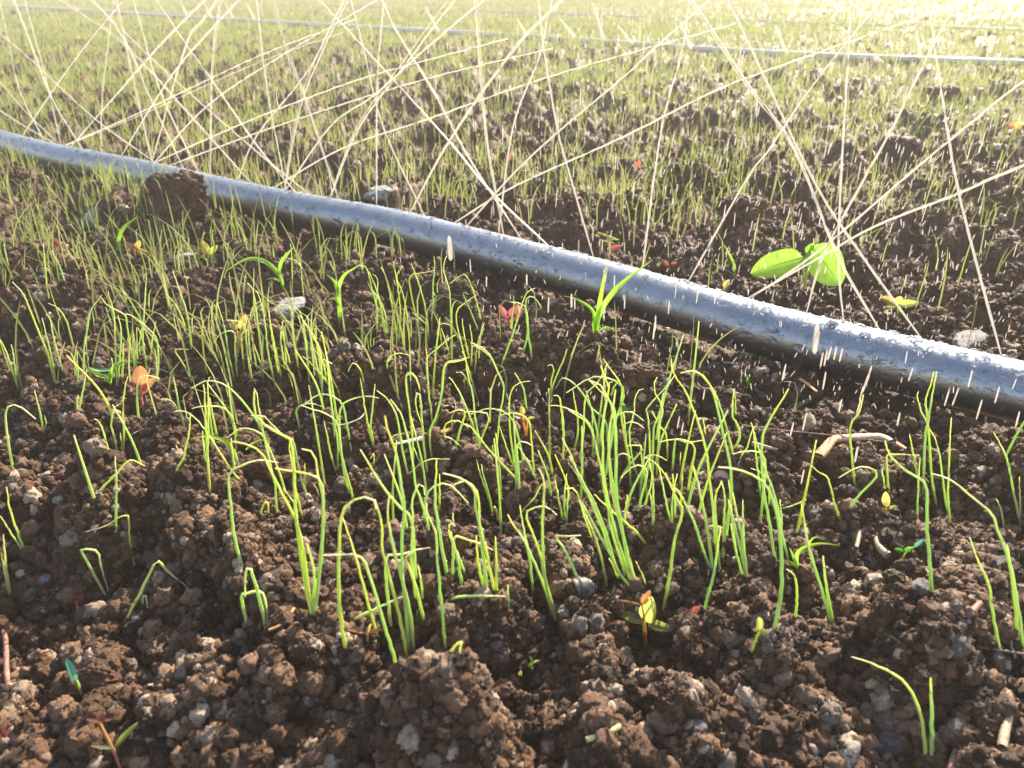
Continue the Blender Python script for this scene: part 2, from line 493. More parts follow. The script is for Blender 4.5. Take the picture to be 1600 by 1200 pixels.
tr(300, 600, s3, [[(375, 575), (355, 400), (330, 280), (260, 200), (100, 185), (0, 205)], [(415, 830), (330, 720), (200, 520), (100, 370), (0, 260), (-80, 225), (-150, 230)], [(360, 720), (340, 600), (325, 450)],
 [(416, 1509), (360, 1300), (320, 1000), (308, 755), (400, 690), (520, 640), (620, 638), (725, 658)],
 [(1000, 1930), (930, 1400), (870, 1160), (760, 930), (660, 730), (600, 600), (500, 520), (340, 480)],
 [(705, 1080), (690, 850), (620, 530), (580, 330), (550, 150), (540, 60), (515, 35)], [(920, 1110), (870, 900), (830, 650), (810, 500), (850, 455)],
 [(970, 1000), (910, 780), (860, 560), (845, 470), (760, 430), (650, 320), (590, 265), (490, 262)], [(955, 960), (940, 800), (940, 660)],
 [(1022, 1936), (1080, 1400), (1098, 1000), (1060, 790), (900, 738), (690, 705)], [(1060, 930), (1035, 870), (1015, 830)],
 [(885, 1300), (870, 1050), (820, 950), (760, 870)], [(570, 1110), (580, 1040), (625, 980), (640, 1080)], [(1210, 750), (1160, 600), (1120, 400), (1095, 300)],
 [(1215, 740), (1215, 500), (1200, 400), (1150, 100), (1130, -150), (1110, -300)], [(1190, 450), (1170, 250), (1150, 30), (1120, -200)], [(1090, 230), (1085, 0), (1075, -250)],
 [(1350, 980), (1300, 800), (1240, 560), (1210, 330), (1100, 240), (1000, 210), (905, 175)], [(1330, 960), (1270, 750), (1230, 400), (1245, 190), (1350, 120), (1460, 100), (1555, 115)],
 [(1510, 530), (1480, 400), (1440, 200), (1410, 0), (1400, -50)], [(1515, 520), (1490, 350), (1510, 150), (1525, 0)], [(1520, 680), (1515, 580), (1490, 620)]])
tr(570, 740, s3, [[(357, 1573), (290, 1200), (190, 800), (140, 600), (148, 450), (105, 290), (80, 220), (40, 198), (0, 195)], [(225, 1350), (210, 1200), (185, 950), (178, 700), (300, 675), (430, 635), (540, 618)],
 [(410, 1477), (380, 1200), (330, 950), (260, 700), (215, 500), (190, 330), (205, 180)], [(372, 1470), (340, 1100), (312, 800), (312, 500), (330, 250), (300, 80), (265, -150), (185, -380), (172, -480)],
 [(520, 1344), (440, 1000), (350, 720), (345, 690), (420, 640)], [(445, 1230), (415, 950), (390, 700), (400, 420), (408, 365), (388, 260), (420, 150), (460, 78), (495, 110), (500, 180)],
 [(430, 1000), (395, 420), (310, 300), (180, 150), (100, 30), (30, -90), (-40, -200)], [(485, 1100), (470, 900), (440, 760)],
 [(672, 1483), (650, 1180), (615, 850), (600, 650), (590, 480), (520, 330), (515, 240)], [(590, 655), (540, 480), (480, 260), (425, 110), (405, -50), (370, -250), (300, -500), (210, -620)],
 [(652, 1085), (750, 1035), (900, 1020), (1050, 1020), (1175, 1025)], [(635, 1110), (605, 1010)], [(690, 880), (650, 650), (590, 280), (585, 150), (595, 0), (600, -120)], [(620, 340), (625, 100), (620, 0)],
 [(730, 890), (735, 600), (700, 480), (720, 410), (755, 440)], [(810, 940), (770, 700), (730, 550), (715, 480)], [(840, 850), (790, 700), (765, 640)], [(740, 600), (735, 320)],
 [(745, 700), (748, 530), (850, 550), (930, 575), (1065, 635)], [(1000, 990), (960, 820), (935, 640), (930, 510)], [(1015, 990), (990, 700), (950, 400), (920, 250), (905, 120), (800, 40), (650, 0)],
 [(1085, 1000), (1010, 650), (960, 420), (945, 200), (900, 100), (830, 60), (740, 95)], [(1100, 1010), (1095, 700), (1088, 520)], [(1065, 375), (1030, 200), (960, 0), (930, -120)], [(1068, 370), (1040, 200), (1000, 60), (970, -80)],
 [(1200, 1130), (1190, 920)], [(1405, 1020), (1370, 700), (1320, 450), (1290, 260)], [(1610, 1250), (1540, 1080), (1460, 850), (1330, 560), (1240, 430), (1190, 340)],
 [(1600, 1235), (1500, 900), (1470, 700), (1400, 500), (1345, 340), (1420, 280), (1520, 280), (1600, 350)], [(1590, 1200), (1500, 850), (1480, 500), (1490, 80), (1450, -50)], [(1310, 320), (1400, 220), (1480, 80)]])
tr(600, 560, s3, [[(150, 420), (90, 260), (25, 60), (60, 0)], [(150, 415), (110, 300), (95, 100), (90, -60)], [(205, 990), (150, 750), (110, 500), (50, 370), (0, 310), (-60, 270)],
 [(240, 960), (240, 700), (210, 400), (180, 180), (215, 120), (270, 170), (300, 260)], [(370, 1000), (330, 700), (310, 400), (290, 280), (265, 320), (270, 430), (310, 530)], [(355, 1000), (290, 850), (250, 740)],
 [(410, 600), (390, 420), (370, 250), (360, 0), (350, -80)], [(400, 350), (415, 150), (430, 0)], [(400, 830), (380, 620), (430, 500), (480, 300), (510, 60), (600, 30), (690, 5)],
 [(410, 595), (470, 450), (500, 400), (560, 400), (640, 440), (680, 470)], [(820, 800), (760, 500), (740, 300), (700, 150), (680, 0), (650, -60)], [(815, 790), (740, 560), (660, 350), (600, 230), (540, 155)],
 [(800, 400), (740, 220), (690, 50)], [(680, 300), (665, 170)], [(720, 260), (660, 130), (600, 115)], [(825, 390), (825, 230)], [(755, 450), (745, 250)],
 [(930, 880), (960, 500), (1000, 260), (940, 100), (890, -20), (800, -100), (720, -130)], [(1090, 930), (1040, 800), (960, 560)], [(1095, 940), (1050, 600), (1045, 350), (1080, 240), (1140, 200), (1220, 190)],
 [(1190, 440), (1160, 250), (1090, 120)], [(1250, 950), (1230, 700), (1210, 530), (1140, 470), (1060, 455), (970, 475)], [(1135, 1045), (900, 790), (780, 640), (700, 550), (660, 560)],
 [(760, 800), (650, 740), (560, 670), (500, 650)], [(915, 880), (905, 720)], [(1270, 1010), (1180, 830), (1110, 720)], [(1380, 920), (1380, 600), (1375, 250)], [(1490, 900), (1500, 600), (1480, 420), (1460, 320), (1410, 310)],
 [(155, 1080), (200, 980), (300, 880), (400, 840), (550, 840)]])
tr(850, 740, s3, [[(740, 970), (640, 850), (540, 650), (400, 400), (290, 190), (240, 120), (170, 130)], [(700, 960), (600, 780), (520, 500), (420, 250), (310, 40), (200, -200), (150, -300)],
 [(720, 960), (650, 750), (560, 450), (500, 100), (450, -150), (380, -400), (200, -530)], [(740, 960), (660, 700), (600, 500), (530, 200), (490, -100), (500, -500), (540, -700), (470, -900)],
 [(690, 900), (680, 650), (600, 200), (560, 0), (540, -300), (600, -700)], [(770, 950), (720, 750), (650, 480), (580, 200), (540, -150), (550, -420)], [(620, 820), (500, 500), (380, 200), (300, 20), (210, -150)],
 [(760, 960), (700, 700), (640, 400), (600, 100), (600, -200), (575, -520), (480, -720), (370, -780)], [(660, 480), (680, 300), (695, 175)], [(840, 570), (720, 440), (600, 340), (500, 250), (420, 170)],
 [(530, 1045), (510, 850), (450, 600), (380, 420), (290, 200)], [(410, 570), (350, 400), (290, 220)], [(650, 960), (580, 780), (540, 700)], [(360, 1100), (280, 880), (180, 650), (98, 525), (200, 522), (310, 515)],
 [(860, 960), (810, 820), (760, 725)], [(985, 1150), (1040, 900), (1090, 550), (1155, 310), (1100, 200), (1050, 80), (1010, -10)], [(180, 430), (170, 200), (190, 0)], [(160, 400), (120, 200), (90, 30)], [(185, 420), (200, 200), (205, 100)],
 [(815, 340), (860, 200), (900, 50), (880, -80)], [(910, 450), (900, 250), (880, 150)], [(912, 445), (910, 100), (880, -100)], [(1065, 440), (1020, 250), (980, 50), (950, -80)], [(1090, 420), (1090, 200), (1070, 0)], [(1070, 430), (1070, 200), (1110, 0)],
 [(1400, 820), (1330, 650), (1250, 400), (1150, 200), (1100, 120)], [(1402, 815), (1370, 500), (1310, 200), (1260, 0), (1240, -60)], [(1440, 760), (1420, 450), (1400, 200), (1370, 0), (1340, -250), (1200, -650), (1080, -830), (1060, -960)],
 [(1460, 800), (1440, 500), (1430, 200), (1480, 60)], [(1490, 720), (1500, 450), (1505, 200), (1480, 60)], [(1470, 720), (1500, 560), (1550, 250), (1560, 0), (1500, -300), (1400, -700), (1280, -850), (1140, -840)],
 [(1600, 660), (1570, 400), (1540, 50)], [(1325, 1165), (1400, 900), (1440, 680), (1470, 450)], [(1375, 950), (1368, 800)], [(1310, 540), (1370, 450), (1450, 440), (1510, 470)]])
tr(850, 560, s3, [[(45, 920), (45, 500), (38, 250)], [(165, 800), (160, 600), (130, 320)], [(60, 400), (60, 200), (80, 100), (60, 50), (30, 65)], [(62, 380), (60, 280), (110, 130), (160, 20), (190, -80)], [(250, 780), (285, 560), (240, 260)],
 [(300, 900), (330, 600), (350, 310), (450, 200), (530, 40)], [(470, 900), (400, 600), (340, 500), (200, 420), (110, 395), (30, 395)], [(530, 700), (510, 520), (400, 420), (340, 320), (280, 240), (160, 160), (100, 250)],
 [(610, 850), (590, 450), (540, 350), (450, 250), (370, 180)], [(700, 830), (660, 600), (640, 400), (645, 230), (560, 100), (490, 0)], [(560, 400), (560, 300), (620, 170), (635, 105)], [(692, 800), (665, 450)],
 [(450, 850), (500, 450), (530, 330), (545, 200), (575, 195)], [(410, 850), (400, 400)], [(800, 1050), (740, 850), (710, 620), (740, 500), (760, 330), (800, 260), (830, 255)], [(825, 1060), (815, 850), (800, 710)],
 [(850, 1050), (880, 800), (870, 500), (850, 430), (950, 310), (1030, 230), (1090, 140)], [(900, 1050), (910, 700), (920, 560), (980, 400), (930, 300), (920, 200), (945, 155)], [(940, 1000), (960, 600), (990, 440), (980, 350), (1000, 290)],
 [(1030, 900), (1020, 640), (970, 570), (900, 440)], [(1070, 950), (1090, 700), (1110, 675), (1200, 700), (1340, 680)], [(1320, 1200), (1290, 1050), (1240, 880)], [(1130, 950), (1140, 780)],
 [(1190, 1200), (1060, 1050), (980, 930), (910, 860), (835, 825)], [(1590, 860), (1500, 500), (1420, 280), (1300, 130), (1230, 100), (1140, 125)], [(1600, 600), (1590, 250)], [(1350, 660), (1325, 500)], [(380, 1200), (280, 980), (200, 870)]])
tr(1100, 780, s3, [[(570, 1150), (640, 800), (640, 400), (600, 100), (520, -110), (430, -190), (270, -250), (115, -270)], [(600, 600), (560, 300), (495, -100), (480, -430), (500, -560), (590, -730), (705, -920)], [(600, 500), (600, 390)],
 [(640, 480), (645, 200), (635, 0)], [(700, 500), (640, 250), (600, 0), (490, -310), (400, -620)], [(750, 1050), (775, 850), (760, 650), (690, 580)], [(1070, 1070), (1010, 850), (920, 560), (860, 350), (830, 150), (815, 30)],
 [(1078, 1070), (1030, 800), (990, 470)], [(905, 640), (880, 450)], [(360, 670), (300, 400), (240, 150), (200, 0)], [(355, 670), (320, 350), (270, 100), (240, -60)], [(340, 660), (330, 300), (325, 0)], [(320, 650), (260, 400), (220, 200)],
 [(540, 130), (545, -100), (555, -150), (460, -230), (390, -260)], [(1130, 170), (1080, 0), (1030, -180), (960, -220), (890, -290)], [(600, 130), (620, 95), (720, 60), (850, 5)]])
tr(1100, 560, s3, [[(1260, 1070), (1230, 800), (1220, 560), (1290, 460), (1330, 300)], [(480, 1200), (450, 950), (410, 600), (390, 530)], [(280, 900), (310, 810), (360, 740), (400, 600), (440, 560)],
 [(240, 800), (300, 650), (270, 540), (235, 470), (250, 250)]])
tr(1350, 580, .2083, [[(185, 915), (172, 650), (230, 625), (415, 630)], [(160, 910), (135, 730)], [(400, 1160), (405, 900), (420, 640)], [(513, 1738), (490, 1400), (472, 1150), (465, 860), (330, 760), (200, 640), (155, 520)],
 [(410, 850), (340, 470)], [(440, 870), (460, 500), (480, 380), (510, 200), (545, 0)], [(540, 1020), (510, 800), (490, 550), (470, 300), (460, 210), (500, 100), (525, 0)], [(500, 700), (480, 420), (430, 300), (400, 200), (410, 150)],
 [(655, 1190), (610, 950), (570, 650), (540, 520), (490, 430)], [(640, 1150), (630, 900), (640, 650), (655, 345)], [(1155, 2256), (1140, 1800), (1080, 1400), (1000, 1190), (960, 1070), (820, 950), (640, 810), (505, 770)],
 [(1170, 1140), (1120, 900), (1070, 650), (970, 450)], [(1175, 1140), (1165, 790)], [(1050, 1210), (1030, 1050), (990, 955)], [(510, 1720), (495, 1550), (470, 1480)]])
tr(560, 400, s3, [[(585, 680), (570, 500), (520, 280), (440, 60)], [(575, 665), (570, 580), (450, 470)], [(490, 540), (440, 320), (430, 170), (540, 140), (640, 118)], [(640, 520), (620, 300), (635, 100), (630, 0)], [(650, 510), (620, 420)],
 [(775, 880), (770, 500), (760, 300), (710, 110), (735, 0)], [(770, 850), (690, 600)], [(780, 870), (780, 450), (820, 370)], [(1020, 520), (960, 300), (900, 165), (850, 165), (760, 230)], [(1000, 620), (930, 450), (870, 310), (920, 320)],
 [(990, 1180), (920, 950), (850, 700), (815, 480), (890, 390), (980, 330)], [(920, 850), (880, 650), (865, 520)], [(940, 940), (945, 700), (930, 570)], [(970, 980), (990, 750), (1050, 555)], [(1210, 1090), (1120, 870), (1050, 800), (960, 740)],
 [(1190, 920), (1290, 640), (1390, 330), (1470, 270)], [(1450, 880), (1410, 600), (1395, 400), (1420, 340), (1470, 350), (1525, 430)], [(1370, 820), (1410, 650), (1400, 450), (1330, 390), (1270, 385)],
 [(340, 1190), (270, 1010), (235, 900), (280, 830), (350, 810), (435, 830)], [(330, 1180), (310, 1000), (305, 860)], [(620, 1190), (640, 850), (670, 600), (680, 510)], [(590, 1180), (570, 870), (650, 780), (740, 700), (810, 655)],
 [(690, 1180), (720, 910), (820, 870), (930, 845)], [(640, 720), (680, 570), (780, 580)], [(440, 680), (440, 540)], [(330, 690), (300, 500), (330, 350)], [(340, 690), (350, 450), (310, 150), (290, 60), (315, 30)], [(430, 680), (380, 350), (320, 180), (370, 80)],
 [(320, 690), (280, 400), (230, 180), (185, 90)], [(230, 680), (170, 350), (90, 130)], [(240, 690), (215, 450), (120, 280)], [(150, 620), (150, 400), (160, 200), (120, 150)], [(420, 1180), (400, 1000), (440, 975), (500, 1050), (520, 1180)]])
tr(300, 380, s3, [[(360, 1150), (310, 950), (270, 700), (210, 490)], [(290, 1140), (230, 900), (190, 830)], [(130, 1100), (90, 850), (90, 680), (130, 610)], [(380, 1120), (360, 900), (350, 740), (250, 750), (180, 830)],
 [(500, 1150), (460, 900), (440, 700), (380, 650), (290, 640)], [(510, 1180), (470, 950)], [(600, 1060), (550, 700), (510, 400), (460, 330)], [(700, 1190), (640, 950), (600, 600), (560, 450), (530, 390)], [(720, 1080), (670, 800), (640, 560)],
 [(590, 1060), (510, 820)], [(740, 1100), (690, 850), (660, 680), (710, 700)], [(780, 1080), (740, 800), (760, 640)], [(790, 1080), (770, 800), (750, 650)], [(840, 1080), (790, 900), (740, 700)],
 [(915, 1190), (870, 950), (840, 750), (830, 560), (760, 510), (670, 560)], [(970, 1090), (950, 800), (910, 600), (850, 520)], [(980, 1180), (960, 950), (930, 750), (880, 600)], [(1080, 1190), (1060, 900), (990, 750), (920, 640)],
 [(1075, 1170), (1000, 850), (960, 600)], [(1130, 1180), (1080, 950), (1010, 750)], [(1150, 1190), (1000, 1010), (920, 940)], [(1040, 900), (1030, 600)], [(1200, 1030), (1120, 980), (1060, 960)], [(1440, 1180), (1400, 1050), (1340, 1000), (1300, 1070)],
 [(430, 580), (430, 400), (450, 250)], [(840, 400), (830, 100), (820, 0)], [(970, 350), (930, 230), (850, 140), (740, 120)], [(1540, 760), (1540, 550), (1480, 300), (1450, 200), (1380, 190)], [(1590, 700), (1570, 500), (1500, 390)]])
tr(0, 380, s3, [[(150, 1190), (100, 1050), (50, 900), (0, 800)], [(145, 1180), (120, 1000), (95, 840)], [(460, 1180), (400, 930), (330, 760), (240, 530), (190, 420), (100, 320)], [(465, 1170), (430, 950), (350, 620)], [(510, 1030), (450, 800), (420, 640), (380, 590)],
 [(480, 1160), (500, 950), (545, 820)], [(620, 900), (570, 700), (530, 600), (470, 530), (400, 500)], [(660, 1190), (610, 950), (540, 880)], [(650, 1180), (640, 900)], [(700, 1190), (700, 900), (730, 700), (760, 560), (850, 430)],
 [(740, 1120), (730, 950), (690, 900)], [(975, 1190), (960, 800), (950, 600), (900, 400)], [(985, 1150), (1010, 750), (980, 600)], [(960, 1180), (930, 950)], [(1020, 1120), (1030, 820)], [(1110, 1010), (1060, 700), (1040, 600), (900, 520), (840, 450)],
 [(1140, 1010), (1110, 730)], [(1142, 1000), (1140, 700)], [(1220, 1020), (1190, 800), (1210, 450), (1220, 250)], [(1250, 1020), (1270, 800), (1300, 650)], [(1310, 1190), (1320, 950), (1300, 790), (1200, 680), (1110, 610), (1040, 590)], [(1220, 900), (1150, 700)],
 [(1250, 600), (1240, 450), (1260, 380)], [(1170, 640), (1080, 470), (1000, 370)], [(1580, 1110), (1510, 980), (1460, 890), (1570, 885)], [(1450, 1100), (1430, 1020)], [(1600, 900), (1560, 600), (1480, 350), (1440, 230)], [(1560, 740), (1480, 540), (1400, 440)],
 [(1410, 550), (1370, 350), (1350, 250)], [(410, 480), (390, 350), (370, 100), (360, 0)], [(75, 210), (40, 50), (30, 0)], [(550, 350), (500, 200), (430, 60)], [(940, 720), (880, 530)], [(790, 720), (770, 560)]])

# leaves that spring from one point are the leaves of one seedling
plants = []
for t in sorted(TR, key=lambda t: -sum(math.dist(a, b) for a, b in zip(t, t[1:]))):
    for p in plants:
        if len(p) < 3 and math.dist(p[0][0], t[0]) < (3.2 if len(p) == 1 else 2.2) * t[0][1] / 600:
            p.append(t); break
    else: plants.append([t])

# what one can find in the photograph, for telling the seedlings apart
MARKS = [((905, 925), "snail shell"), ((1010, 960), "yellow-green weed"), ((720, 1090), "ridged clod"), ((1345, 690), "broken straw"), ((665, 683), "wood chip"),
 ((932, 480), "grass by the hose"), ((222, 590), "orange weed"), ((785, 490), "crimson weed"), ((440, 475), "crumpled grey stone"), ((1125, 748), "pink seed"),
 ((100, 800), "white-pebbled clod"), ((375, 520), "yellow clover"), ((1385, 785), "small yellow weed"), ((1248, 885), "splayed grass"), ((110, 1040), "blue-green weed"),
 ((530, 440), "long-bladed grass"), ((380, 700), "arched grass"), ((1230, 640), "brown twig"), ((505, 530), "ochre weed"), ((820, 645), "tiny yellow weed"),
 ((1190, 980), "tiny lime weed"), ((600, 560), "reddish mound"), ((975, 640), "round green leaf"), ((150, 575), "folded grass"), ((250, 300), "hose-side clod"),
 ((1400, 1000), "pointed clod"), ((875, 760), "red rootlet"), ((570, 965), "wilted orange weed")]
def shape_word(t):
    (bx, by), (tx, ty) = t[0], t[-1]
    top = min(p[1] for p in t)
    L_ = sum(math.dist(a, b) for a, b in zip(t, t[1:]))
    drop = (ty - top) / max(L_, 1)
    lean = (tx - bx) / max(L_, 1)
    side = "left" if lean < 0 else "right"
    if drop > .12: return "onion seedling hooked over to the " + side
    if (by - top) < .35 * L_: return "onion seedling lying flat to the " + side
    tp = math.dist(t[-1], t[-2])
    last = abs(t[-1][0] - t[-2][0]) > 1.2 * abs(t[-1][1] - t[-2][1])
    if len(t) > 3 and last: return "kneed onion seedling bent " + side
    if abs(lean) > .30: return "onion seedling slanting " + side
    if abs(lean) > .12: return "onion seedling leaning " + side
    return "upright onion seedling"
def size_word(L_, y):
    k = L_ / (60 + .22 * (y - 300))
    return "very tall" if k > 1.75 else "tall" if k > 1.2 else "middling" if k > .8 else "short" if k > .45 else "tiny"
def where(b, marks=None):
    m, nm = min(marks or MARKS, key=lambda q: math.hypot(q[0][0] - b[0], 1.4 * (q[0][1] - b[1])))
    dx, dy = b[0] - m[0], b[1] - m[1]
    if abs(dx) > abs(dy) * 1.1: r = "right of" if dx > 0 else "left of"
    else: r = "in front of" if dy > 0 else "behind"
    far_ = "just " if math.hypot(dx, dy) < 45 else "well " if math.hypot(dx, dy) > 110 else ""
    return far_ + r + " the " + nm
ORD = ["leftmost", "second", "third", "fourth", "fifth", "sixth", "seventh", "eighth", "ninth"]
used = {}
for p in plants:
    L_ = sum(math.dist(a, b) for a, b in zip(p[0], p[0][1:]))
    two = " two-leaved" if len(p) == 2 else " three-leaved" if len(p) > 2 else ""
    lab = size_word(L_, p[0][0][1]) + two + " " + shape_word(p[0]) + ", " + where(p[0][0])
    used.setdefault(lab, []).append(p)
labels = {}
for lab, ps in used.items():
    ps.sort(key=lambda p: p[0][0][0])
    for k, p in enumerate(ps):
        labels[id(p)] = lab if len(ps) == 1 else lab + (", leftmost" if k == 0 else ", rightmost" if k == len(ps) - 1 else ", middle" if len(ps) == 3 else ", %s from left" % ORD[k])

rnd = random.Random(11)
def px_path(t, base, turn, lift=0.0):
    """the leaf's points on an upright plane through its base"""
    vd = Vector((base.x, base.y, 0)).normalized()
    nrm = Matrix.Rotation(turn, 3, 'Z') @ vd
    pts = [base]
    for q in t[1:]:
        w_ = on_plane(q[0], q[1], base, nrm)
        pts.append(w_)
    return pts
ONION_GROUP = "onion seedlings standing in the seedbed"
n_leaf = 0
for p in plants:
    b0 = ground(*p[0][0])
    root = empty("onion_seedling", b0)
    tag(root, labels[id(p)], "seedling", ONION_GROUP)
    for k, t in enumerate(p):
        base = b0 if k == 0 else on_plane(t[0][0], t[0][1], b0, Vector((b0.x, b0.y, 0)).normalized())
        pts = px_path(t, base, rnd.uniform(-.45, .45))
        for q in range(1, len(pts)):          # a leaf lies on the soil, never in it
            for _ in range(60):
                if pts[q].z > hz(pts[q].x, pts[q].y) + .0012: break
                pts[q] = pts[q] + (CAM - pts[q]).normalized() * .0015
        d0 = (pts[0] - pts[1]).normalized()
        pts = [pts[0] + d0 * .010 + Vector((0, 0, -.004))] + pts
        path, LEN = smooth_path(pts, 26)
        for q in range(3, 26):
            path[q] = path[q] + Vector((rnd.gauss(0, 1), rnd.gauss(0, 1), rnd.gauss(0, .6))) * .00010
        r0 = .00066 * rnd.uniform(.85, 1.15) * (.8 if LEN < .03 else 1) * (1.12 if p[0][0][1] > 880 else 1)
        cut = 22 if LEN > .035 else 25
        sh = np.interp(np.linspace(0, 1, 26), [0, .15, .5, .8, 1], [r0 * .95, r0, r0 * .82, r0 * .62, r0 * .35])
        nm = "leaf" if LEN > .022 else "young_leaf"
        stalk(nm, path[:cut + 1], 0, 0, M_ONION, root, b0, 8, 0, cut / 25, sh[:cut + 1])
        if cut < 25:
            stalk("leaf_tip", path[cut:], 0, 0, M_TIP, root, b0, 6, 0, 1, sh[cut:] * .93)
        n_leaf += 1
print("traced plants", len(plants), "leaves", n_leaf)

# ------------------------------------------------------------------ the rest of the seedlings: where they stand thick and where the soil is bare
DX = [0, 200, 400, 600, 800, 1000, 1200, 1400, 1600]
DY = [0, 60, 120, 180, 240, 300, 360, 420, 500, 580, 660, 740, 820, 900]
DD = [[.9, .9, .9, .9, .8, .6, .4, .25, .25], [1, .9, .9, .9, .9, .9, .85, .75, .7], [.9, .8, .4, .4, .8, 1, 1, 1, 1], [1, .9, .7, .3, .25, .4, .7, .65, .7],
      [.9, .8, .9, .8, .7, .7, .7, .6, .7], [1, .7, .9, .9, .9, .8, .35, .5, .55], [1, 1, .9, .0, .0, .25, .12, .2, .25], [1.0, .9, .7, .2, 0, .02, .06, .10, .12],
      [.45, .40, .35, .08, 0, 0, 0, .02, .03], [.6, .6, .7, .5, .3, .15, 0, 0, 0], [.10, .25, .6, .6, .6, .6, .12, 0, .05], [.03, .1, .4, .55, .75, .7, .25, .03, .15], [0, .04, .15, .4, .7, .45, .2, 0, .05], [0] * 9]
def dens(px, py):
    fx = np.clip(px / 200, 0, 7.999); j = fx.astype(int); fx = fx - j
    i = np.clip(np.searchsorted(DY, py, side='right') - 1, 0, len(DY) - 2)
    dy = np.array(DY, float); fy = np.clip((py - dy[i]) / (dy[i + 1] - dy[i]), 0, 1)
    D = np.array(DD)
    return (D[i, j] * (1 - fx) + D[i, j + 1] * fx) * (1 - fy) + (D[i + 1, j] * (1 - fx) + D[i + 1, j + 1] * fx) * fy
rf = np.random.RandomState(21)
def spread(y0, y1, per_m2):
    n = int(per_m2 * (y1 * y1 - y0 * y0) / 2 * 1.75)
    y = np.sqrt(rf.uniform(y0 * y0, y1 * y1, n)); x = rf.uniform(-.875, .875, n) * (y + .1)
    px, py, dep = to_px(x, y, 0.0)
    d = dens(px, py)
    clump = .30 + 2.6 * vnoise(x / .045, y / .045, 301) ** 1.4 * vnoise(x / .22, y / .16, 302) * 1.1
    ok = rf.uniform(0, 1, n) < d * clump
    ok &= dist_line(x, y, HL) > .027
    return x[ok], y[ok], px[ok], py[ok], dep[ok]
parts_ = [spread(.27, .45, 3000), spread(.45, 1.0, 7000), spread(1.0, 2.4, 8000), spread(2.4, 5.0, 4200), spread(5.0, 9.5, 1400)]
fx_, fy_, fpx, fpy, fdep = [np.concatenate([p[i] for p in parts_]) for i in range(5)]
fz_ = height(fx_, fy_) - .002
order = np.argsort(fdep)
near_n = 60
def wild_path(x, y, z, h, rg):
    a = rg.uniform(0, 6.283); ln = rg.uniform(0, .35); dx, dy = math.cos(a) * ln, math.sin(a) * ln * .6
    kind = rg.random()
    b = Vector((x, y, z))
    if kind < .6: pts = [(0, 0), (.5, .5), (1, 1)]; P = [b + Vector((dx * h * t * t, dy * h * t * t, h * s)) for t, s in pts]
    else:
        k = rg.uniform(.55, .9); s = rg.choice((-1, 1)); o = h * rg.uniform(.15, .5); dr = rg.uniform(-.35, .25) * o
        P = [b, b + Vector((dx * h * .4, dy * h * .4, h * k * .55)), b + Vector((dx * h, dy * h, h * k)), b + Vector((dx * h + s * o * .5, dy * h, h * k + abs(o) * .25)), b + Vector((dx * h + s * o, dy * h, h * k + dr))]
    return P
small = {}
for k in order[:near_n]:
    small.setdefault("thin onion seedling " + where((fpx[k], fpy[k])) + ", among taller ones", []).append(k)
small_label = {}
for lab, ks in small.items():
    ks.sort(key=lambda k: fpx[k])
    for q, k in enumerate(ks): small_label[k] = lab if len(ks) == 1 or len(ks) > 9 else lab + ", " + (ORD[q] + (" from left" if q else ""))
for k in order[:near_n]:
    b0 = Vector((fx_[k], fy_[k], fz_[k]))
    root = empty("onion_seedling", b0)
    tag(root, small_label[k], "seedling", "small onion seedlings filling the dense stands")
    path, LEN = smooth_path(wild_path(0, 0, -.003, rnd.uniform(.035, .07), rnd), 16)
    sh = np.interp(np.linspace(0, 1, 16), [0, .5, 1], [.00075, .0006, .0003])
    stalk("leaf", path, 0, 0, M_ONION, root, Vector((0, 0, 0)), 6, 0, 1, sh)
M_FIELD = sheet("young onion leaf in the field", (.33, .41, .10), (.45, .47, .18), rough=.35, trans=.45, scale=6)
def field_blades(sel, name, label, seed, hmin, hmax, wk):
    rg = np.random.RandomState(seed)
    x, y, z, dep = fx_[sel], fy_[sel], fz_[sel], fdep[sel]
    n = len(x)
    h = rg.uniform(hmin, hmax, n) * np.interp(dep, [.4, .6, 1.1, 2.5], [1.45, 1.2, .85, .7])
    a = rg.uniform(0, 6.283, n); ln = np.abs(rg.normal(0, .28, n))
    lx, ly = np.cos(a) * ln, np.sin(a) * ln
    bend = np.where(rg.uniform(0, 1, n) < .42, rg.uniform(.2, .9, n), rg.uniform(0, .15, n))
    sg = np.where(rg.uniform(0, 1, n) < .5, -1, 1)
    ts = np.array([0, .3, .6, .85, 1.0, 1.12])
    S = 6
    px_ = np.zeros((n, S)); py_ = np.zeros((n, S)); pz_ = np.zeros((n, S))
    for k, t in enumerate(ts):
        q = max(0, (t - .6) / .52)
        px_[:, k] = x + h * (lx * t * t + sg * bend * q * q * .6)
        py_[:, k] = y + h * ly * t * t
        pz_[:, k] = z + h * (t - bend * q * q * .75)
    wd = np.maximum(.00062, dep * wk)[:, None] * np.array([.9, 1, .95, .8, .55, .2])[None, :]
    fa = rg.uniform(-.9, .9, n)[:, None]
    # three-cornered blade: an open fold, so that light passes through it
    V = np.zeros((n, S, 3, 3))
    for c, (ox, oy) in enumerate([(-1, .0), (0, -.8), (1, .0)]):
        V[:, :, c, 0] = px_ + wd * (ox * np.cos(fa) - oy * np.sin(fa))
        V[:, :, c, 1] = py_ + wd * (ox * np.sin(fa) + oy * np.cos(fa))
        V[:, :, c, 2] = pz_
    b = (np.arange(n) * S * 3)[:, None, None]
    r_ = (np.arange(S - 1) * 3)[None, :, None]; c_ = np.arange(2)[None, None, :]
    q0 = b + r_ + c_
    Fq = np.stack([q0, q0 + 1, q0 + 4, q0 + 3], -1).reshape(-1, 4)
    o = mesh_np(name, V.reshape(-1, 3), Fq, M_FIELD)
    tag(o, label, kind="stuff")
rest = order[near_n:]
print("field blades", len(rest))
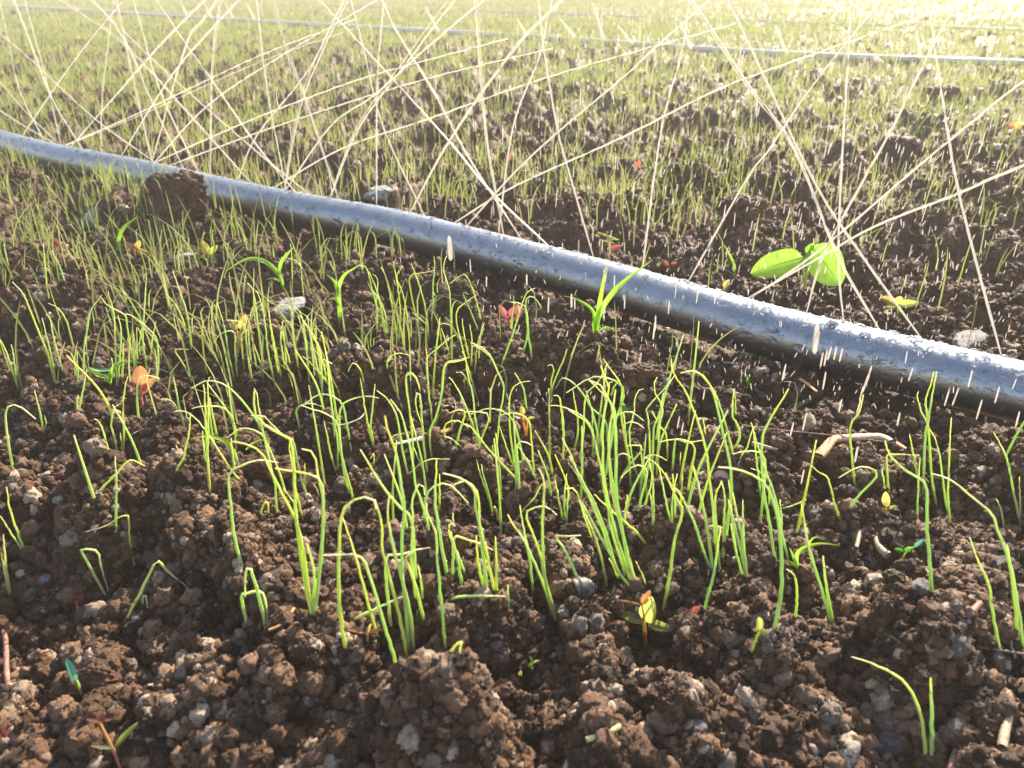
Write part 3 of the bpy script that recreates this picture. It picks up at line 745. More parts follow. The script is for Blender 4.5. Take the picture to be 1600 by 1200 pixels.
field_blades(rest, "field_of_seedlings", "thousands of thin green onion seedlings covering the field beyond the hose", 5, .022, .050, .00055)

# ------------------------------------------------------------------ weeds: little leaves on short stems
def leafy(name, c1, c2, trans=.6): return sheet(name, c1, c2, rough=.35, trans=trans + .15, scale=120)
LM = {"lime": leafy("lime weed leaf", (.50, .58, .12), (.58, .62, .15)), "yellow": leafy("yellow weed leaf", (.56, .50, .12), (.60, .44, .12)),
      "orange": leafy("orange weed leaf", (.56, .28, .12), (.50, .20, .10)), "red": leafy("red weed leaf", (.38, .13, .10), (.34, .09, .08)),
      "pink": leafy("magenta weed leaf", (.36, .11, .13), (.42, .16, .15)), "teal": leafy("blue-green weed leaf", (.12, .40, .26), (.16, .48, .30), .35),
      "green": leafy("green weed leaf", (.12, .42, .05), (.2, .5, .06)), "pale": leafy("pale weed leaf", (.60, .62, .28), (.66, .6, .3)),
      "broad": leafy("broad bright green leaf", (.22, .44, .04), (.29, .52, .06))}
M_STEM_R = flesh("reddish weed stem", [(0, (.55, .22, .14)), (1, (.58, .20, .14))])
M_STEM_G = flesh("green weed stem", [(0, (.45, .42, .16)), (1, (.36, .5, .1))])
rw = random.Random(3)
def leaf_mesh(name, p0, p1, width, nrm, material, parent, org, cup=.18, point=1.0):
    ax = p1 - p0; Ln = ax.length; ax = ax.normalized()
    sd_ = ax.cross(nrm).normalized(); n = sd_.cross(ax).normalized()
    NU, NV = 12, 7
    V = []
    for i in range(NU + 1):
        t = i / NU
        wd = math.sin(math.pi * min(1, max(0, t)) ** (.8 * point)) ** .62 * width / 2
        for j in range(NV):
            s = -1 + 2 * j / (NV - 1)
            lift = cup * width * (s * s) * .5 - .10 * Ln * (t - .5) ** 2 * 2 - (.05 * width if j == NV // 2 else 0)
            q = p0 + ax * (Ln * t) + sd_ * (wd * s * (1 + .05 * math.sin(9 * t + s))) + n * (lift * (wd * 2 / max(width, 1e-9)))
            V.append(list(q - org))
    Fq = [[i * NV + j, i * NV + j + 1, (i + 1) * NV + j + 1, (i + 1) * NV + j] for i in range(NU) for j in range(NV - 1)]
    return mesh_np(name, V, Fq, material, parent)
def weed(base, label, leaves, cat="weed", stem="g", thick=1.0, name="weed_seedling", stem_pts=None):
    b0 = ground(*base)
    b0 = b0 + (CAM - b0).normalized() * .006
    root = tag(empty(name, b0), label, cat, "weeds sprouting among the onion seedlings")
    pln = Vector((b0.x, b0.y, 0)).normalized()
    dep = to_px(*b0)[2]; ppm = F / dep
    sm_ = M_STEM_R if stem == "r" else M_STEM_G
    done = set()
    for (a, t, wpx, mt, tilt) in leaves:
        pa = on_plane(a[0], a[1], b0, pln)
        pt = on_plane(t[0], t[1], b0 + pln * (tilt * math.dist(a, t) / ppm), pln)
        nrm = (CAM - pa).normalized() + Vector((0, 0, .55)) + Vector((rw.gauss(0, .2), rw.gauss(0, .2), 0))
        last_leaf = [leaf_mesh("leaf", pa, pt, wpx * (.85 if wpx < 20 else 1) / ppm, nrm, LM[mt], root, b0, cup=rw.uniform(.1, .3))]
        if wpx > 40:
            lf = root.children[-1] if False else last_leaf[0]
            rib, _ = smooth_path([pa, pa.lerp(pt, .5) + nrm.normalized() * .0012, pt.lerp(pa, .06)], 10)
            stalk("midrib", rib, .0007, .0002, M_STEM_G, lf, b0, 5)
        key = (round(a[0] / 14), round(a[1] / 22))
        if key not in done:
            done.add(key)
            if (pa - b0).length > .002:
                mid = (pa + b0) / 2 + Vector((rw.gauss(0, 1), 0, 0)) * .0006
                path, _ = smooth_path([b0 - Vector((0, 0, .004)), mid, pa], 8)
                stalk("stem", path, .0006 * thick, .0004 * thick, sm_, root, b0, 6)
    return root
weed((1011, 1008), "yellow-green weed with three oval leaves and an orange one, right of the snail shell",
     [((1006, 972), (963, 956), 19, "lime", .3), ((1009, 972), (1019, 932), 27, "lime", 0), ((1012, 974), (1052, 984), 18, "lime", -.3), ((1003, 945), (1016, 922), 13, "orange", .4), ((1001, 945), (962, 937), 6, "orange", .2)], stem="r", thick=1.0)
weed((221, 628), "bright orange and red weed left of the dense onion stand",
     [((219, 602), (219, 571), 24, "orange", 0), ((223, 610), (245, 588), 14, "orange", -.2), ((217, 608), (190, 595), 11, "red", .2), ((221, 612), (232, 598), 10, "pink", -.3), ((220, 612), (213, 600), 9, "pink", -.3), ((221, 618), (230, 612), 7, "red", -.4), ((220, 618), (211, 614), 7, "pink", -.4)], stem="r", thick=1.5)
weed((794, 512), "crimson weed with one round bronze leaf, below the middle of the hose",
     [((784, 503), (752, 493), 20, "orange", .1), ((796, 498), (816, 478), 20, "red", 0), ((794, 498), (779, 476), 12, "pink", -.2), ((795, 504), (806, 490), 9, "red", -.4), ((793, 506), (783, 494), 8, "pink", -.4)], stem="r", thick=1.2)
weed((1176, 1012), "tiny lime weed with one upright round leaf on the right hand clod",
     [((1187, 986), (1185, 964), 16, "lime", 0), ((1188, 987), (1202, 990), 9, "lime", -.3), ((1184, 986), (1176, 983), 6, "lime", .2)])
weed((122, 1074), "blue-green spoon-leaved weed in the shaded hollow", [((117, 1060), (103, 1029), 14, "teal", .1), ((115, 1064), (121, 1054), 11, "teal", -.3)])
weed((117, 948), "small red weed with one cupped leaf beside the grey pebbles", [((118, 940), (132, 929), 15, "red", -.1), ((118, 940), (101, 937), 6, "red", .2), ((117, 941), (110, 934), 5, "pink", .1)], stem="r")
weed((190, 1204), "leggy red-stemmed weed with a red top and a yellow-green side leaf",
     [((155, 1127), (165, 1116), 15, "red", .1), ((154, 1127), (134, 1124), 6, "pink", 0), ((157, 1127), (176, 1123), 5, "red", 0), ((178, 1168), (216, 1128), 13, "lime", 0), ((177, 1169), (141, 1165), 6, "pale", .2)], stem="r", thick=.9)
weed((1257, 448), "large bright green two-leaved sprout behind the hose",
     [((1255, 402), (1172, 427), 44, "broad", .25), ((1268, 384), (1314, 446), 54, "broad", -.1), ((1260, 396), (1272, 380), 14, "broad", .1)], cat="sprout", thick=2.0, name="broadleaf_sprout")
weed((372, 540), "yellow clover-like weed amid the dense onion stand", [((376, 516), (384, 491), 15, "yellow", 0), ((370, 516), (360, 500), 12, "yellow", 0), ((378, 519), (398, 521), 11, "yellow", -.2), ((372, 524), (371, 534), 8, "orange", -.3), ((390, 514), (399, 507), 7, "orange", .2)], stem="r")
weed((327, 412), "yellow clover-like weed with four leaves, near the hose clod", [((325, 398), (315, 376), 16, "yellow", 0), ((327, 398), (340, 383), 12, "lime", 0), ((329, 402), (353, 401), 12, "yellow", -.2), ((322, 400), (312, 400), 8, "yellow", 0)])
weed((212, 402), "orange-yellow weed with three round leaves, below the dark clod", [((211, 388), (194, 380), 12, "orange", 0), ((213, 388), (219, 376), 13, "yellow", 0), ((214, 390), (232, 397), 11, "yellow", -.2)], stem="r")
weed((1387, 806), "small yellow weed with one raised oval leaf under the broken straw", [((1385, 792), (1384, 768), 15, "yellow", 0), ((1383, 795), (1361, 797), 8, "lime", 0), ((1389, 795), (1400, 790), 7, "lime", 0)], stem="r")
weed((822, 672), "tiny pale yellow weed with round leaves amid tall onions", [((818, 648), (814, 634), 11, "yellow", 0), ((815, 652), (801, 648), 9, "yellow", 0), ((824, 656), (836, 652), 8, "lime", 0), ((820, 658), (812, 656), 6, "pink", -.2)], stem="r")
weed((1403, 490), "flat yellow-green weed with four round leaves behind the hose", [((1402, 476), (1376, 464), 16, "yellow", .3), ((1403, 476), (1408, 463), 17, "lime", .2), ((1408, 476), (1433, 473), 15, "lime", -.2), ((1400, 480), (1373, 484), 11, "lime", -.3)])
weed((518, 552), "ochre weed with two flat leaves behind the reddish mound", [((512, 536), (500, 524), 14, "yellow", 0), ((516, 534), (543, 525), 8, "yellow", 0), ((517, 540), (523, 552), 5, "orange", -.3), ((503, 534), (494, 529), 7, "orange", .1)], stem="r")
weed((1133, 452), "single yellow round-leaved weed just behind the hose", [((1130, 449), (1140, 437), 12, "yellow", 0)])
weed((948, 396), "red and orange weed behind the hose middle", [((945, 390), (922, 383), 12, "orange", 0), ((950, 390), (972, 384), 12, "red", 0)], stem="r")
weed((948, 374), "grassy lime weed with long curved leaves behind the hose", [((968, 375), (910, 357), 6, "lime", 0), ((962, 380), (922, 374), 4, "lime", 0)])
weed((1046, 420), "small red weed close behind the hose", [((1044, 416), (1034, 406), 10, "red", 0), ((1048, 416), (1060, 411), 12, "red", -.1)], stem="r")
weed((90, 392), "scarlet weed leaf beside a white pebble in the onion stand", [((92, 384), (82, 372), 13, "red", 0), ((94, 385), (104, 380), 8, "pink", 0)], stem="r")
weed((12, 502), "orange weed with two oval leaves at the edge of the onion stand", [((12, 494), (24, 500), 12, "orange", 0), ((10, 490), (4, 479), 13, "orange", 0)], stem="r")
weed((1078, 962), "wilted red weed trailing brown roots beside the clod", [((1080, 958), (1094, 948), 13, "red", 0), ((1077, 958), (1066, 950), 9, "pink", 0), ((1081, 962), (1079, 1016), 7, "pale", -.4), ((1079, 962), (1042, 1022), 3, "pale", -.4)], stem="r")
weed((977, 652), "small round green weed leaf hidden behind tall onions", [((976, 644), (970, 628), 14, "green", 0), ((978, 645), (988, 641), 7, "green", 0)])
weed((1412, 864), "dark green sprout with two small leaves beside the pale root bit", [((1412, 862), (1397, 858), 10, "green", 0), ((1414, 861), (1425, 855), 9, "green", 0), ((1428, 855), (1444, 842), 7, "teal", 0)])
weed((1167, 562), "tiny yellow-green sprout in the shade under the hose", [((1166, 558), (1158, 551), 8, "lime", 0), ((1168, 558), (1178, 553), 8, "lime", 0)])
weed((1045, 530), "pale green sprout in the shade at the foot of the hose", [((1044, 526), (1032, 521), 8, "lime", 0), ((1046, 526), (1050, 519), 6, "lime", 0)])
weed((572, 996), "wilted orange weed under the bent onion leaves", [((570, 988), (543, 983), 8, "orange", .2), ((574, 988), (600, 983), 7, "orange", 0), ((573, 990), (580, 974), 7, "yellow", 0)], stem="r")
weed((8, 1152), "scarlet weed leaf against the pink stone", [((6, 1152), (0, 1136), 18, "red", 0), ((8, 1152), (14, 1142), 8, "red", 0)], stem="r")
weed((44, 1090), "dark crimson weed pair beside the tan pebble", [((40, 1088), (28, 1084), 12, "pink", 0), ((46, 1086), (62, 1078), 13, "pink", 0)], stem="r")
weed((832, 1044), "tiny green two-leaved sprout on the slope below the snail shell", [((832, 1036), (827, 1025), 7, "green", 0), ((833, 1036), (843, 1032), 6, "lime", 0)])
weed((812, 1058), "single grey-green seed leaf near the ridged clod", [((812, 1056), (814, 1047), 7, "lime", 0)])
weed((1110, 600), "narrow green grass shoot in the shade before the hose", [((1170, 606), (1166, 584), 6, "green", 0), ((1183, 630), (1172, 604), 5, "teal", 0)], name="grass_shoot")
weed((1585, 205), "orange wilted leaf cluster far behind the hose", [((1585, 200), (1570, 192), 14, "orange", 0), ((1587, 200), (1598, 190), 14, "yellow", 0)], stem="r")
weed((790, 255), "red weed far behind the hose middle", [((792, 250), (800, 240), 10, "red", 0)], stem="r")
weed((995, 265), "red round-leaved weed among the far onions", [((995, 262), (1000, 250), 11, "red", 0)], stem="r")

def blade(name, path_px, b0, wpx, material, parent, turn=0.0):
    pln = Matrix.Rotation(turn, 3, 'Z') @ Vector((b0.x, b0.y, 0)).normalized()
    ppm = F / to_px(*b0)[2]
    pts = [on_plane(x, y, b0, pln) for x, y in path_px]
    path, _ = smooth_path(pts, 18)
    V = []
    for i, p in enumerate(path):
        t = i / 17
        tn = (path[min(i + 1, 17)] - path[max(i - 1, 0)]).normalized()
        nr = (CAM - p).normalized() * .8 + Vector((0, 0, .6))
        s = tn.cross(nr).normalized(); up = s.cross(tn).normalized()
        wd = .72 * wpx / ppm / 2 * (.45 + .55 * min(1, t * 4)) * (1 - max(0, (t - .45) / .55) ** 1.6 * .93)
        for c, l in ((-1, .30), (-.5, .08), (0, -.12), (.5, .08), (1, .30)):
            V.append(list(p + s * wd * c + up * wd * l - b0))
    Fq = [[i * 5 + j, i * 5 + j + 1, i * 5 + j + 6, i * 5 + j + 5] for i in range(17) for j in range(4)]
    return mesh_np(name, V, Fq, material, parent)
def grass(base, label, blades, material=None):
    b0 = ground(*base)
    root = tag(empty("grass_seedling", b0), label, "grass seedling", "broad-bladed grass seedlings among the onions")
    for k, (pts, wpx) in enumerate(blades): blade("blade", pts, b0, wpx, material or M_GRASS, root, rw.uniform(-.4, .4))
g3 = lambda ox, oy, l: [(ox + x * s3, oy + y * s3) for x, y in l]
grass((932, 524), "bright grass seedling with one long slanting blade, right before the hose",
      [([(932, 524), (937, 490), (965, 450), (1018, 407)], 12), ([(931, 522), (936, 480), (941, 450), (946, 417)], 10), ([(930, 520), (927, 488), (905, 470), (881, 462)], 8), ([(934, 518), (948, 512), (963, 518)], 6), ([(929, 522), (928, 500), (930, 492)], 8)])
grass(g3(300, 380, [(1232, 695)])[0], "bright grass seedling with one long lit blade, behind the onion stand",
      [(g3(300, 380, [(1232, 695), (1228, 500), (1220, 380), (1270, 270), (1340, 220), (1430, 160)]), 10), (g3(300, 380, [(1228, 450), (1190, 330), (1120, 260)]), 8), (g3(300, 380, [(1232, 520), (1190, 462), (1130, 475)]), 7), (g3(300, 380, [(1236, 580), (1270, 545), (1320, 530)]), 5)])
grass(g3(300, 380, [(765, 392)])[0], "grass seedling arching left, behind the crumpled grey stone",
      [(g3(300, 380, [(765, 392), (740, 290), (680, 210), (600, 150), (500, 130), (400, 160), (290, 230)]), 10), (g3(300, 380, [(725, 260), (740, 170), (780, 110), (850, 30)]), 8), (g3(300, 380, [(750, 330), (690, 295), (620, 300)]), 5)])
grass(g3(1100, 780, [(795, 642)])[0], "grass seedling with blades spread flat to both sides, below the short onions",
      [(g3(1100, 780, [(795, 642), (768, 500), (800, 430), (900, 385), (1000, 372), (1135, 387)]), 9), (g3(1100, 780, [(785, 610), (745, 545), (650, 520), (505, 558)]), 8), (g3(1100, 780, [(860, 400), (900, 335), (950, 318), (1010, 340)]), 4), (g3(1100, 780, [(790, 600), (750, 500), (710, 400)]), 7)])
grass(g3(0, 380, [(918, 1200)])[0], "folded grass seedling, one blade lit green and one bluish, beside the orange and red weed",
      [(g3(0, 380, [(918, 1200), (925, 1080), (985, 1005), (1090, 985), (1190, 1000)]), 9), (g3(0, 380, [(912, 1170), (880, 1115), (820, 1100), (735, 1035)]), 10)])
blade("blade", g3(0, 380, [(915, 1150), (930, 1060), (830, 1060), (730, 1030)]), ground(*g3(0, 380, [(918, 1200)])[0]), 9, M_GRASS_DIM, bpy.data.objects["grass_seedling.004"], .2)
grass((187, 392), "single upright grass blade catching the sun, before the dark clod", [([(187, 392), (186, 372), (195, 355), (217, 337)], 9)])
grass((372, 726), "low grass seedling with an arched broad blade, left before the tall onions",
      [([(372, 726), (366, 708), (352, 690), (325, 682), (295, 686)], 9), ([(384, 703), (398, 692), (424, 685)], 7)])
grass((1135, 520), "slender grass tuft between hose and sprout", [([(1060, 415), (1040, 415), (1030, 412)], 6)]) if False else None
grass((1150, 335), "two-bladed lime grass seedling standing behind the hose", [([(1122, 268), (1118, 258), (1113, 246)], 6), ([(1124, 268), (1125, 258), (1127, 250)], 6)]) if False else None
grass((1148, 432), "short grass shoot behind the hose, left of the large sprout", [([(1148, 432), (1146, 412), (1130, 380)], 6)])

# ------------------------------------------------------------------ stones, pebbles
def rock_material(name, c1, c2, rough=.45):
    m, nt, b = mat(name)
    c = mixc(nt, ramp(nt, [(.35, (0, 0, 0)), (.62, (1, 1, 1))], tnoise(nt, 3.2, 6, .7)), c1, c2)
    soil = ramp(nt, [(.48, (0, 0, 0)), (.60, (1, 1, 1))], tnoise(nt, 2.1, 5, .75))
    nt.links.new(mixc(nt, soil, c, (.06, .037, .025)), b.inputs["Base Color"])
    b.inputs["Roughness"].default_value = rough
    bump(nt, b, tnoise(nt, 9, 6, .7), .08, .5)
    return m
RM = {"grey": rock_material("grey stone", (.20, .185, .17), (.33, .31, .29)), "slate": rock_material("slate stone", (.10, .09, .082), (.19, .175, .16), .3),
      "cream": rock_material("cream pebble", (.50, .42, .30), (.62, .55, .42)), "pink": rock_material("pink stone", (.50, .25, .20), (.60, .38, .32)),
      "tan": rock_material("tan pebble", (.34, .24, .14), (.46, .34, .22)), "pale": rock_material("pale blue-grey stone", (.34, .35, .34), (.48, .48, .46), .35),
      "yellow": rock_material("yellowish pebble", (.50, .38, .16), (.58, .46, .24)), "lilac": rock_material("lilac pebble", (.36, .33, .35), (.44, .41, .43))}
def ico_np(sub):
    bm = bmesh.new(); bmesh.ops.create_icosphere(bm, subdivisions=sub, radius=1)
    V = np.array([v.co[:] for v in bm.verts]); Fc = np.array([[v.index for v in f.verts] for f in bm.faces]); bm.free()
    return V, Fc
ICO4 = ico_np(4); ICO5 = ico_np(5); ICO1 = ico_np(1); ICO2 = ico_np(2)
PROTO = {}
def rock_mesh(shape, seed, mt):
    key = (shape, seed % 4, mt)
    if key not in PROTO:
        V, Fc = ICO4
        out = np.empty_like(V)
        off = Vector((seed % 4 * 7.3 + len(shape), 1.7, .4))
        for i, v in enumerate(V):
            v = Vector(v)
            if shape == "angular":
                m_ = max(abs(v.dot(a)) / s for a, s in FAC)
                q = v / max(m_, 1e-6); q = v.lerp(q, .8)
                r = 1 + .10 * mnoise.noise(v * 2.2 + off) + .03 * mnoise.noise(v * 7 + off)
            else:
                q = v; r = 1 + .22 * mnoise.noise(v * 1.3 + off) + .06 * mnoise.noise(v * 4 + off) + .02 * mnoise.noise(v * 11 + off)
            out[i] = list(q * r)
        me = bpy.data.meshes.new("pebble")
        me.from_pydata(out.tolist(), [], Fc.tolist())
        me.polygons.foreach_set("use_smooth", np.ones(len(Fc), bool))
        me.materials.append(RM[mt])
        PROTO[key] = me
    return PROTO[key]
rfac = random.Random(9)
FAC = [(Vector((rfac.gauss(0, 1), rfac.gauss(0, 1), rfac.gauss(0, 1))).normalized(), rfac.uniform(.72, .95)) for _ in range(9)]
def stone(px, py, wpx, hpx, mt, label, shape="round", name="pebble", cat="pebble", group="pebbles and stones lying on the soil", lift=.30):
    g = ground(px, py + hpx * .35)
    dep = to_px(*g)[2]; ppm = F / dep
    o = bpy.data.objects.new(name, rock_mesh(shape, rw.randrange(4), mt))
    a, c = wpx / ppm / 2, hpx / ppm / 2
    o.scale = (a, (a + c) * .5, c)
    o.rotation_euler = (rw.uniform(-.25, .25), rw.uniform(-.35, .35), rw.uniform(-.5, .5))
    o.location = g + Vector((0, 0, c * (lift if wpx < 40 else .05)))
    return tag(link(o), label, cat, group)
ST = [(440, 478, 72, 40, "pale", "large crumpled grey-white stone amid the dense onion stand", "angular"), (150, 333, 36, 28, "pale", "pale blue-grey stone in the onions below the hose's left bend", "angular"),
      (284, 402, 36, 22, "pale", "pale teal-grey stone before the dark clod", "angular"), (96, 384, 22, 18, "cream", "white pebble touching the scarlet weed leaf", "round"), (595, 294, 46, 26, "pale", "whitish wet stone just behind the hose", "angular"),
      (1515, 524, 66, 24, "grey", "flat glossy grey stone behind the hose's near end", "angular"), (94, 776, 19, 19, "cream", "round white pebble set in the big brown clod", "round"), (155, 562, 17, 14, "grey", "small round grey pebble under the folded grass blade", "round"),
      (68, 902, 24, 24, "grey", "upper of two grey pebbles left of the bent onion seedling", "angular"), (43, 925, 34, 21, "slate", "lower and darker of two grey pebbles at the foot of a clod", "round"), (590, 1148, 26, 32, "lilac", "smooth lilac oval pebble beside the ridged clod", "round"),
      (552, 1128, 38, 26, "slate", "dark round stone above the lilac pebble", "round"), (757, 1130, 12, 24, "tan", "tan seed-shaped pebble on the side of the ridged clod", "round"), (520, 920, 15, 14, "cream", "cream pebble beside the kneed onion stalks", "round"),
      (546, 934, 10, 13, "yellow", "yellowish pebble right of the cream one under the onion stalks", "round"), (702, 921, 13, 10, "cream", "cream grain between two onion clumps", "round"), (668, 876, 13, 12, "cream", "cream grain behind the forked onion leaf", "round"),
      (694, 718, 20, 18, "tan", "orange-tan pebble right below the wood chip", "round"), (1397, 1000, 22, 22, "cream", "angular cream stone on the face of the pointed clod", "angular"), (1372, 942, 24, 24, "cream", "cream stone at the left shoulder of the pointed clod", "angular"),
      (1436, 912, 28, 32, "grey", "grey stone behind the pointed clod", "round"), (1537, 854, 26, 20, "tan", "tan oval pebble at the right hand slope", "round"), (1556, 878, 38, 34, "slate", "blue-grey angular stone beside the tan oval pebble", "angular"),
      (1592, 889, 10, 10, "cream", "little white grain by the right hand onion stalks", "round"), (1325, 1160, 42, 42, "cream", "largest cream-orange stone, near the slate stones", "angular"), (1245, 1162, 46, 30, "slate", "dark slate stone left of the big cream stone", "angular"),
      (1405, 1152, 70, 26, "slate", "long dark slate stone behind the two near onion leaves", "angular"), (1492, 1132, 34, 22, "slate", "slate stone right of the two near onion leaves", "angular"), (1548, 1107, 20, 15, "cream", "small cream pebble above the straw stub", "round"),
      (1558, 1157, 22, 17, "cream", "cream pebble at the foot of the straw stub", "round"), (1364, 1064, 20, 16, "yellow", "yellowish pebble left of the long bent onion leaf", "angular"), (1372, 1105, 11, 12, "yellow", "small yellow grain left of the near onion stalk", "round"),
      (1420, 1106, 20, 16, "grey", "grey-cream pebble touching the near onion stalk", "round"), (1470, 1097, 20, 18, "grey", "grey pebble right of the near onion stalk", "round"), (1022, 1072, 28, 22, "pink", "pinkish stone atop the small rounded clod", "angular"),
      (942, 1117, 17, 17, "grey", "round grey-cream pebble above the cut green stalk", "round"), (968, 1086, 22, 14, "pale", "silvery flat pebble left of the small rounded clod", "angular"), (338, 1150, 46, 50, "pink", "large pink stone on the foremost clod", "angular"),
      (274, 1080, 52, 36, "grey", "grey and pink stone behind the foremost clod", "angular"), (33, 1140, 46, 32, "pink", "pink rounded stone beside the scarlet leaf", "round"), (73, 1084, 17, 22, "tan", "tan pointed pebble beside the crimson weed pair", "angular"),
      (205, 1030, 24, 16, "slate", "blue-grey pebble in the shaded hollow", "round"), (183, 955, 13, 13, "cream", "cream pebble at the foot of the kneed onion leaf", "round"), (225, 1000, 24, 18, "tan", "brownish pebble in the hollow below the kneed onion leaf", "round"),
      (663, 968, 26, 13, "grey", "flat grey pebble between the onion clumps", "round"), (742, 990, 22, 12, "grey", "flat grey-white pebble above the ridged clod", "round"), (776, 990, 24, 15, "cream", "cream pebble above and right of the ridged clod", "round"),
      (1273, 800, 28, 15, "slate", "dark wet pebble above the splayed grass seedling", "round"), (1360, 872, 20, 22, "grey", "grey pebble beside the pale root bit", "round"), (1540, 735, 28, 18, "cream", "pale pebble in the shade of the hose's near end", "round"),
      (1505, 828, 32, 10, "tan", "long tan seed-like pebble at the right hand onions", "round"), (762, 648, 30, 12, "pale", "white flaky stone behind the tall onions", "angular"), (235, 866, 30, 15, "slate", "blue-grey flat stone between two kneed seedlings", "angular"),
      (1554, 697, 22, 18, "pink", "dark red round disc in the soil near the hose", "round"), (1240, 995, 15, 17, "tan", "brown pebble atop the right hand clod", "round"), (150, 690, 20, 9, "pale", "pale flat pebble behind the big brown clod", "angular"),
      (340, 1010, 22, 14, "grey", "grey pebble below the looped onion seedling", "round"), (480, 1090, 14, 16, "cream", "cream grain on the slope left of the lilac pebble", "round"), (430, 1100, 14, 13, "tan", "tan grain left of the cream one on the slope", "round"),
      (885, 955, 20, 12, "cream", "cream pebble directly below the snail shell", "round"), (935, 990, 22, 14, "pink", "pinkish pebble left of the yellow-green weed", "round"), (1090, 1130, 30, 26, "grey", "grey lump right of the small rounded clod", "round"),
      (1187, 890, 20, 14, "tan", "tan pebble by the upright onion stalks", "round"), (1120, 985, 14, 12, "grey", "grey grain on the clod beside the wilted red weed", "round"), (120, 720, 30, 14, "grey", "grey flat stone behind the white-pebbled clod", "angular"),
      (560, 835, 24, 14, "pale", "pale grey stone behind the kneed stalks", "angular"), (965, 918, 20, 15, "pale", "greyish wet pebble right of the snail shell", "angular"), (1065, 862, 26, 26, "slate", "dark faceted stone right of the dense onion clump", "angular"),
      (820, 1090, 14, 14, "tan", "brown pebble right of the ridged clod", "round"), (615, 705, 12, 20, "slate", "dark stone left of the wood chip", "angular"), (1100, 640, 18, 10, "grey", "grey pebble in the shaded soil before the hose", "round"),
      (1186, 608, 16, 10, "grey", "upper of two grey pebbles behind the twig", "round"), (1190, 616, 14, 9, "grey", "lower of two grey pebbles behind the twig", "round"), (1255, 668, 22, 9, "tan", "tan flake left of the broken straw", "angular")]
for s in ST: stone(*s)
extra = 0
while extra < 60:       # more small grains, alike
    px, py = rw.uniform(-40, 1640), rw.uniform(420, 1190)
    g = at_z(px, py, 0)
    if dist_line(np.array([g.x]), np.array([g.y]), HL)[0] < .04: continue
    c = rw.choice(["cream", "tan", "grey", "cream", "pink", "grey", "tan"])
    k = rw.uniform(7, 15) * (.5 + py / 1600)
    nm = {"cream": "cream", "tan": "tan", "grey": "grey", "pink": "pinkish"}[c]
    stone(px, py, k, k * rw.uniform(.6, .95), c, "tiny " + nm + " grain lying " + where((px, py)), "round", "grain", "grain", "tiny stone grains scattered on the soil")
    extra += 1

# ------------------------------------------------------------------ loose clods
def clod(px, py, wpx, hpx, label, seed, sink=.35):
    g = ground(px, py + hpx * .3)
    ppm = F / to_px(*g)[2]
    a, c = wpx / ppm / 2, hpx / ppm / 2
    V, Fc = ico_np(6)
    out = np.empty_like(V)
    off = Vector((seed * 3.1, seed, 2.2))
    for i, v in enumerate(V):
        v = Vector(v)
        r = 1 + .35 * mnoise.noise(v * 1.4 + off) - .16 * abs(mnoise.noise(v * 3.2 + off)) * 2
        vv = v * 6 + off
        r += .13 * (.5 - mnoise.voronoi(vv)[0][0]) + .07 * (.5 - mnoise.voronoi(vv * 2.3)[0][0]) + .03 * (.5 - mnoise.voronoi(vv * 5.1)[0][0])
        out[i] = [v.x * r * a, v.y * r * (a + c) * .45, v.z * r * c]
    o = mesh_np("soil_clod", out, Fc, M_SOIL)
    o.location = g + Vector((0, (a + c) * .2, c * (1 - sink)))
    return tag(o, label, "soil clod", "loose clods of soil on the bed")
clod(280, 312, 92, 74, "dark clod heaped against the hose at its left bend", 6, .3)
clod(738, 1105, 46, 70, "upper crag of the tall ridged clod", 2, .6)
clod(1052, 1100, 56, 62, "small rounded clod topped with a pinkish stone", 3, .45)
clod(1388, 965, 58, 80, "pointed clod bearing an angular cream stone", 4, .5)
clod(470, 570, 70, 40, "low clod left of the reddish soil mound", 5)
clod(1000, 590, 70, 36, "shaded clod behind the tallest onions", 6)
clod(905, 845, 60, 50, "clod behind the snail shell", 7)
clod(1090, 845, 60, 40, "clod right of the dense onion clump", 8)
clod(700, 850, 70, 60, "clod between two onion clumps", 9)
clod(150, 1060, 66, 44, "clod below the blue-green weed", 10)
clod(1290, 850, 50, 36, "clod behind the splayed grass seedling", 11)
clod(1500, 770, 66, 40, "clod right of the three crossing onion stalks", 12)
clod(420, 740, 90, 46, "broad clod under the low arched grass blade", 13)
clod(1160, 330, 80, 40, "dark clod in the field behind the large sprout", 14)
clod(1470, 150, 60, 26, "dark clod far out in the field", 15)

